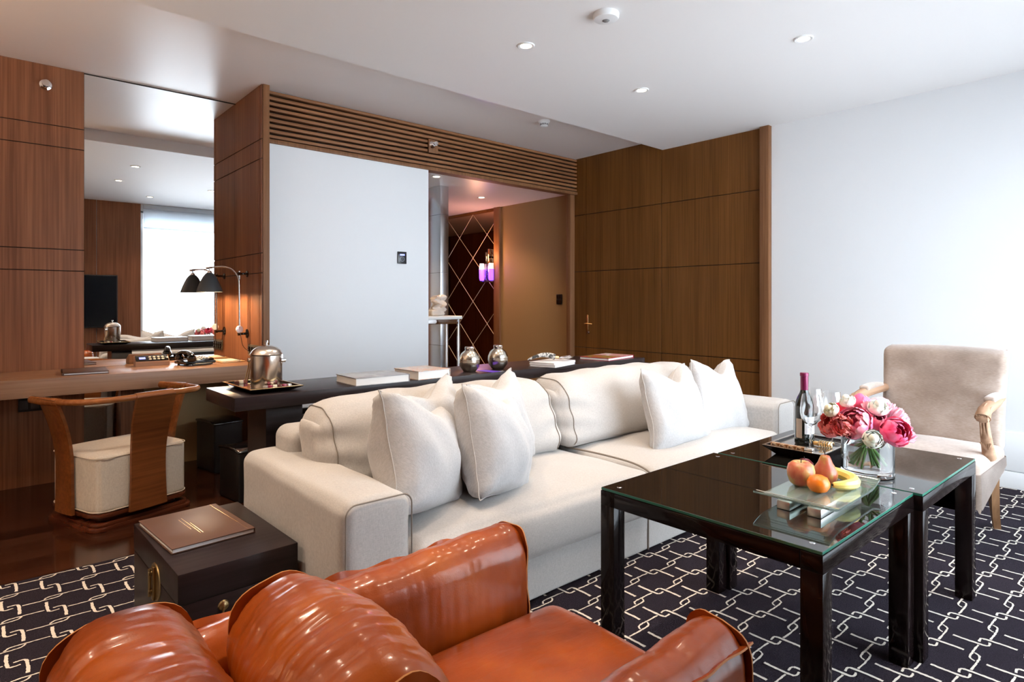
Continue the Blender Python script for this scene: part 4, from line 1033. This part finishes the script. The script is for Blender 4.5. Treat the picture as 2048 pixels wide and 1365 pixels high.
obj('plate_body', b, M['glass_green'], t, angle=50)
b = B()
for s in (-1, 1):
    for k in range(3): cyl(b, (s * (.175 + k * .012), -.112, .0355 + .004 * k * k), (s * (.175 + k * .012), .102, .0355 + .004 * k * k), .0012, 5)
obj('rim_decoration', b, M['steel'], t, label='fine silver lines along both ends')
PZ = TT + .0330
def fruit_mat(name, stops, scale=3.0, stretch=(1, 1, 1), rough=.35):
    m = mat(name, stops[0][1], rough, coat=.15); a = tex(m, 'noise', scale, stretch, 4); r = ramp(m, a.outputs[0], stops); m.node_tree.links.new(r.outputs[0], nodes(m)[2].inputs['Base Color']); return m
def fruit(name, label, loc, prof, m_, n=36, rot=None, dimple=None):
    t = thing(name, label, 'fruit', loc)
    b = B(); lathe(b, prof, n); 
    if rot: bmesh.ops.transform(b, matrix=Matrix.Translation((0, 0, prof_h(prof) / 2)) @ rot @ Matrix.Translation((0, 0, -prof_h(prof) / 2)), verts=b.verts)
    obj('flesh', b, m_, t, angle=80); return t
def prof_h(p): return max(z for r, z in p)
am = fruit_mat('apple_skin', [(.25, (.42, .05, .03)), (.45, (.58, .17, .08)), (.56, (.52, .40, .14)), (.8, (.70, .12, .06))], 24, (1, 1, .5))
t = fruit('apple', 'large red and yellow apple on the glass plate', (2.020, .872, PZ), [(0, .006), (.012, .001), (.022, 0), (.034, .010), (.041, .030), (.0425, .048), (.038, .066), (.026, .076), (.012, .075), (.004, .068), (0, .066)], am)
b = B(); tube(b, smooth_path([(0, 0, .066), (.001, 0, .078), (.005, 0, .086)]), .0015, 6); obj('stem', b, M['wood_dark'], t)
t = fruit('plum', 'dark red plum behind the apple and the pear', (2.125, .905, PZ), [(0, 0), (.015, .002), (.027, .014), (.031, .030), (.027, .048), (.014, .060), (0, .063)], mat('plum_skin', (.10, .006, .012), .2, coat=.3))
b = B(); tube(b, [(0, 0, .062), (0, .002, .068)], .0015, 6); obj('stem', b, M['wood_dark'], t)
pm = fruit_mat('pear_skin', [(.3, (.36, .05, .03)), (.48, (.42, .12, .05)), (.60, (.38, .26, .05)), (.8, (.60, .20, .12))], 26, (1, 1, .4))
t = fruit('pear', 'red and green pear standing among the fruit', (2.085, .822, PZ), [(0, .004), (.012, 0), (.026, .006), (.036, .022), (.038, .038), (.032, .056), (.022, .072), (.017, .086), (.013, .094), (.005, .097), (0, .096)], pm)
b = B(); tube(b, smooth_path([(0, 0, .094), (-.001, .001, .104), (-.004, .002, .111)]), .0016, 6); obj('stem', b, M['wood_dark'], t)
om = mat('orange_skin', (.86, .20, .008), .32, coat=.2); og = tex(om, 'noise', 420, (1, 1, 1), 2); bump(om, og.outputs[0], .25, .001)
t = fruit('clementine', 'small orange clementine at the front of the plate', (1.985, .803, PZ), [(0, .002), (.012, 0), (.025, .006), (.033, .020), (.033, .032), (.026, .046), (.012, .053), (0, .052)], om)
b = B(); lathe(b, [(0, .0545), (.0025, .053)], 6); obj('stem_scar', b, M['stem'], t)
t = thing('banana', 'curved yellow banana wrapped round the pear', 'fruit', (2.09, .775, PZ))
bp = smooth_path([(-.055, .004, .018), (-.030, -.022, .019), (.010, -.034, .019), (.050, -.015, .021), (.066, .025, .026), (.058, .062, .034), (.048, .078, .040)], 6)
b = B(); tube(b, bp, lambda q: .017 * (math.sin(math.pi * min(1, max(0, q * .93 + .035))) ** .45) + .0015, 9); obj('peel', b, fruit_mat('banana_skin', [(.3, (.78, .56, .10)), (.55, (.84, .68, .22)), (.8, (.74, .60, .16))], 8), t, angle=25)
b = B(); lathe(b, [(0, -.003), (.004, -.002), (.004, .003), (0, .004)], 8, Matrix.Translation(bp[0] + Vector((-.001, .001, 0)))); obj('tip', b, M['black'], t, label='dark dried tip')

# ------------------------------------------------------------------ velvet armchair facing the tables
t = thing('velvet_armchair', 'worn beige velvet armchair with carved wooden arms by the white wall', 'armchair', (3.74, .965, .0138))
CX, CY = -3.74, -.965
def av(x, y, z): return (x + CX, y + CY, z - .012)
b = B()
def seat_d(q, x, y, z): return (q.x, q.y, q.z + (.028 * (1 - x * x) * (1 - y * y) if z > .8 else 0) + wob(q, 6, .005))
rbox(b, 3.68 + CX, 0, .385 - .012, .56, .575, .15, .035, (14, 14, 4), seat_d); obj('seat', b, M['velvet'], t)
b = B(); n = 60; top = []; bot = []; lp = [(x + 3.68 + CX, y) for x, y in rrect(.284, .292, .03, 12)]; lp.append(lp[0])
for k, (x, y) in enumerate(lp):
    hem = .235 + .13 * max(0, (x - (3.68 + CX) + .02) / .28) ** 1.2 + .010 * math.sin(k * .9)
    top.append(b.verts.new((x, y, .40))); bot.append(b.verts.new((x * 1.0, y * 1.01, hem)))
for k in range(len(lp) - 1): b.faces.new((top[k], top[k + 1], bot[k + 1], bot[k]))
bmesh.ops.solidify(b, geom=b.faces[:], thickness=.004); obj('skirt', b, M['velvet'], t)
b = B()
def back_d(q, x, y, z):
    h = q.z - .43
    sc = max(0, (h - .44) / .08)
    return (q.x + .16 * h + .045 * sc ** 2 + (-.022 * (1 - z * z) * (1 - y * y) if x < 0 else 0), q.y * (1 + .03 * (z > .2) * z) + wob(q, 5, .004), q.z - .012 * sc + .012 * (1 - y * y) * (z > .5))
rbox(b, 3.955 + CX, 0, .69 - .012, .085, .565, .53, .038, (3, 16, 18), back_d); obj('backrest', b, M['velvet'], t)
b = B(); cyl(b, (4.100 + CX, -.272, .898), (4.100 + CX, .272, .898), .036, 20); obj('scroll_top', b, M['velvet'], t)
for s in (-1, 1):
    y = s * .262
    b = B(); ap = smooth_path([(3.99 + CX, y, .690), (3.90 + CX, y * 1.02, .694), (3.74 + CX, y * 1.06, .690), (3.62 + CX, y * 1.06, .682), (3.545 + CX, y * 1.06, .668), (3.515 + CX, y * 1.06, .645)], 6)
    tube(b, ap, lambda q: .021 + .007 * math.sin(q * 3) + .010 * max(0, q - .72) / .28, 14); 
    lathe(b, [(0, -.028), (.016, -.022), (.022, 0), (.016, .022), (0, .028)], 16, Matrix.Translation((3.517 + CX, y * 1.06, .645)) @ Matrix.Rotation(R(90), 4, 'X'))
    for k in range(5): tube(b, smooth_path([(3.60 + CX, y * 1.06 + (k - 2) * .010, .705 - abs(k - 2) * .006), (3.55 + CX, y * 1.06 + (k - 2) * .011, .697 - abs(k - 2) * .006), (3.500 + CX, y * 1.06 + (k - 2) * .010, .655)], 4), .0035, 6)
    arm_o = obj('armrest', b, M['wood_pale'], t, label='pale carved wooden arm')
    b = B(); rbox(b, 3.78 + CX, y * 1.05, .712, .25, .050, .028, .013, (10, 4, 2), lambda q, x, yy, z: (q.x, q.y, q.z + .006 * (1 - x * x))); obj('arm_pad', b, M['velvet'], arm_o)
    b = B(); tube(b, smooth_path([(3.545 + CX, y * 1.06, .65), (3.560 + CX, y * 1.06, .60), (3.585 + CX, y * 1.06, .545), (3.625 + CX, y * 1.06, .48), (3.65 + CX, y * 1.06, .44)], 5), lambda q: .017 + .012 * q, 12)
    for k in range(3): tube(b, smooth_path([(3.528 + CX, y * 1.06 + (k - 1) * .011, .64), (3.545 + CX, y * 1.06 + (k - 1) * .012, .59), (3.570 + CX, y * 1.06 + (k - 1) * .012, .545)], 4), .005, 6)
    for k in range(5):
        a = (k - 2) * .5; tube(b, smooth_path([(3.610 + CX, y * 1.06, .475), (3.585 + CX, y * 1.06 + math.sin(a) * .013, .50), (3.578 + CX, y * 1.06 + math.sin(a) * .024, .515 + .01 * math.cos(a))], 4), .0038, 6)
    obj('arm_post', b, M['wood_pale'], t, label='pale carved post with leaf ornament')
for s in (-1, 1):
    b = B(); tube(b, smooth_path([(3.95 + CX, s * .235, .36), (3.955 + CX, s * .236, .25), (3.975 + CX, s * .238, .12), (4.02 + CX, s * .24, 0)], 5), lambda q: .030 - .009 * q, 4, up=(0, 1, 1)); obj('leg', b, M['wood_leg'], t)
    b = B(); tube(b, [(3.46 + CX, s * .225, .32), (3.455 + CX, s * .225, 0)], [.028, .017], 4, up=(0, 1, 1)); obj('leg', b, M['wood_leg'], t)

# ------------------------------------------------------------------ cognac leather armchair
t = thing('leather_armchair', 'low cognac leather armchair with raw wavy seams facing the coffee tables', 'armchair', (.62, .90, .0138))
LX, LY = -.62, -.90
def flange(b, pts, outs, wd=.022, th=.004, wave=.004, seed=0):
    n = len(pts); R_ = []
    for i, (p, o_) in enumerate(zip(pts, outs)):
        p = Vector(p); o_ = Vector(o_).normalized(); tt = (Vector(pts[min(i + 1, n - 1)]) - Vector(pts[max(i - 1, 0)])).normalized(); s = tt.cross(o_).normalized()
        wv = s * (math.sin(i * .9 + seed) * wave + math.sin(i * .37 + seed * 2) * wave * .6)
        ww = wd * (1 + .25 * math.sin(i * .5 + seed))
        R_.append([b.verts.new(p - s * th / 2 - o_ * .006), b.verts.new(p - s * th / 2 + o_ * ww + wv), b.verts.new(p + s * th / 2 + o_ * ww + wv), b.verts.new(p + s * th / 2 - o_ * .006)])
    for a, c in zip(R_, R_[1:]):
        for k in range(4):
            f = b.faces.new((a[k], a[(k + 1) % 4], c[(k + 1) % 4], c[k])); f.material_index = 1 if k == 1 else 0
    for q in (R_[0], R_[-1]): b.faces.new(q)
def loopbox(axis, pos, c, ha, hb, r, n=8):
    """rounded rectangle loop in the plane axis=pos; returns points and outward directions"""
    pts = []; outs = []
    base = rrect(ha, hb, r, n)
    # densify straight sides
    dn = []
    for i in range(len(base)):
        p, q = Vector(base[i]), Vector(base[(i + 1) % len(base)]); k = max(1, int((q - p).length / .018))
        for j in range(k): dn.append(p + (q - p) * j / k)
    dn.append(dn[0])
    for p in dn:
        o_ = Vector((p.x / max(ha, 1e-6), p.y / max(hb, 1e-6)))
        ox = max(0, abs(p.x) - (ha - r)) * (1 if p.x > 0 else -1); oy = max(0, abs(p.y) - (hb - r)) * (1 if p.y > 0 else -1)
        if axis == 'x': pts.append((pos, c[1] + p.x, c[2] + p.y)); outs.append((0, ox, oy))
        else: pts.append((c[0] + p.x, pos, c[2] + p.y)); outs.append((ox, 0, oy))
    return pts, outs
def soft(q, x, y, z, a, sd): a *= .55; return Vector((q.x + wob(q, 6, a, sd), q.y + wob(q, 6, a, sd + 3), q.z + wob(q, 5, a, sd + 7)))
def crease(q, ax, a, sd): 
    c = (q.x * 55, q.y * 8, q.z * 9) if ax == 'x' else (q.x * 8, q.y * 50, q.z * 9)
    return (noise.noise(Vector(c) + Vector((sd, sd, sd))) + .5 * noise.noise(Vector(c) * 1.9)) * a
def ins(r_, d): return r_ - math.sqrt(max(0, r_ * r_ - (r_ - d) ** 2))
# arms
for s, yc, x1 in ((1, 1.213, 1.085), (-1, .600, 1.055)):
    x0 = .27; hx = (x1 - x0) / 2; xc = (x0 + x1) / 2; H0, H1 = .10, .585
    b = B()
    def ad(q, x, y, z, s=s):
        q2 = soft(q, x, y, z, .010, s * 2)
        q2.y += crease(q, 'x', .0045, s) * (1 - z) * .6 * y; q2.z += crease(q, 'x', .0016, s + 4) * (z > .2)
        q2.z += .012 * (1 - abs(y)) + .010 * x * max(0, z) + .0015 * math.sin(q.x * 45)
        q2.y += .010 * (1 - z * z) * y
        return q2
    rbox(b, xc + LX, yc + LY, (H0 + H1) / 2, 2 * hx, .125, H1 - H0, .048, (110, 6, 18), ad); a_o = obj('armrest', b, M['leather'], t)
    b = B(); pts, outs = loopbox('x', x1 + LX - .022, (0, yc + LY, (H0 + H1) / 2 + .008), .0615 - ins(.048, .022), (H1 - H0) / 2 + .006 - ins(.048, .022), .040); flange(b, pts, outs, .013, .0035, .0025, seed=s)
    obj('seam_flange', b, [M['leather'], M['leather_edge']], a_o, label='wavy raw leather seam'); b = B()
    # long seam along the outer top edge
    yo = yc + s * .052
    pts = [(x0 + LX + (x1 - x0) * k / 44, yo + LY, H1 - .016 + .004 * math.sin(k * .8)) for k in range(45)]; flange(b, pts, [(0, s * .8, .75 if s > 0 else .45)] * 45, .012, .0035, wave=.004, seed=3 + s)
    obj('seam_flange', b, [M['leather'], M['leather_edge']], a_o, label='wavy raw leather seam')
b = B()
def sd_(q, x, y, z):
    q2 = soft(q, x, y, z, .008, 11); q2.z += (.030 * (1 - x * x) * (1 - y * y) if z > .5 else 0); return q2
rbox(b, .755 + LX, .905 + LY, .335, .80, .485, .155, .06, (26, 18, 4), sd_); obj('seat_cushion', b, M['leather'], t)
b = B(); rbox(b, .66 + LX, .905 + LY, .165, .72, .50, .19, .03, (10, 10, 4), None); obj('seat_base', b, M['leather'], t)
# back frame
b = B()
def bd(q, x, y, z):
    q2 = soft(q, x, y, z, .012, 21); q2.x += crease(q, 'y', .0038, 3) * (x > 0); q2.z += crease(q, 'y', .003, 7) * max(0, z) ** 3; h = q.z - .12
    q2.x -= .10 * (h - .3); q2.z += .022 * (1 - x * x) * max(0, z) ** 2 + .0015 * math.sin(q.y * 50); q2.y += .012 * (1 - z * z) * y; return q2
rbox(b, .200 + LX, .890 + LY, .396, .215, .56, .576, .075, (8, 70, 20), bd); bk_o = obj('backrest', b, M['leather'], t)
for s in (1, -1):
    b = B(); pts, outs = loopbox('y', .890 + s * .250 + LY, (.200 + LX, 0, .396), .1075 - ins(.075, .030), .288 - ins(.075, .030), .060)
    pts = [(p[0] - .10 * (p[2] - .12 - .3), p[1], p[2] + .010) for p in pts]; flange(b, pts, outs, .013, .0035, .003, seed=s * 5)
    obj('seam_flange', b, [M['leather'], M['leather_edge']], bk_o)
# loose back cushion
b = B(); CC = Vector((.432 + LX, .890 + LY, .520)); Rt = Matrix.Rotation(R(-14), 3, 'Y')
def cd(q, x, y, z):
    q2 = soft(q, x, y, z, .012, 31); q2.x += crease(q, 'y', .0042, 13) * x; q2.z += crease(q, 'y', .003, 17) * max(0, z) ** 3; q2.x += .035 * (1 - y * y) * (1 - z * z) * x; q2.z += .014 * (1 - y * y) * z + .0015 * math.sin(q.y * 42 + x * 3); q2.y += .008 * math.sin(z * 9) * (abs(y) > .7)
    return CC + Rt @ Vector(q2)
rbox(b, 0, 0, 0, .185, .46, .36, .075, (8, 66, 18), cd); c_o = obj('back_cushion', b, M['leather'], t)
for s in (1, -1):
    b = B(); pts, outs = loopbox('y', s * .204, (0, 0, .004), .0925 - ins(.075, .026), .181 - ins(.075, .026), .060)
    flange(b, [CC + Rt @ Vector(p) for p in pts], [Rt @ Vector(o_) for o_ in outs], .014, .0035, wave=.004, seed=s * 9)
    obj('seam_flange', b, [M['leather'], M['leather_edge']], c_o)
for x in (.36, .98):
    for y in (.62, 1.19):
        b = B(); box(b, x - .02 + LX, x + .02 + LX, y - .02 + LY, y + .02 + LY, 0, .12, .004); obj('foot', b, M['black'], t)

# ------------------------------------------------------------------ television behind the camera (seen in the mirror)
t = thing('television', 'flat black television on the wood panelled wall in the mirror', 'television', (.91, YW + .012, 1.207))
b = B(); box(b, -.66, .66, 0, .045, -.378, .378, .006); obj('housing', b, M['black'], t)
b = B(); box(b, -.645, .645, .0455, .0465, -.363, .363); obj('screen', b, M['tv'], t)

# ------------------------------------------------------------------ unseen standing lamp, added for warm light from the side
t = thing('added_floor_lamp', 'added unseen brass floor lamp with a round linen drum shade', 'lamp', (-1.35, 3.0, .0138))
b = B(); lathe(b, [(0, 0), (.14, 0), (.14, .012), (.02, .03), (0, .03)], 40); obj('base', b, M['brass'], t)
b = B(); cyl(b, (0, 0, .02), (0, 0, 1.45), .011); obj('pole', b, M['brass'], t)
b = B(); lathe(b, [(.22, 1.28), (.19, 1.62), (.186, 1.62), (.216, 1.28)], 48); obj('lamp_shade', b, mat('linen_shade', (.8, .7, .55), .9, trans=.0), t)
b = B(); lathe(b, [(0, 1.40), (.03, 1.42), (.035, 1.45), (.02, 1.50), (0, 1.505)], 20); obj('bulb', b, M['bulb'], t)
add_light('added_floor_lamp_light', 'POINT', (-1.35, 3.0, 1.56), 85, (1.0, .70, .46), shadow_soft_size=.05)
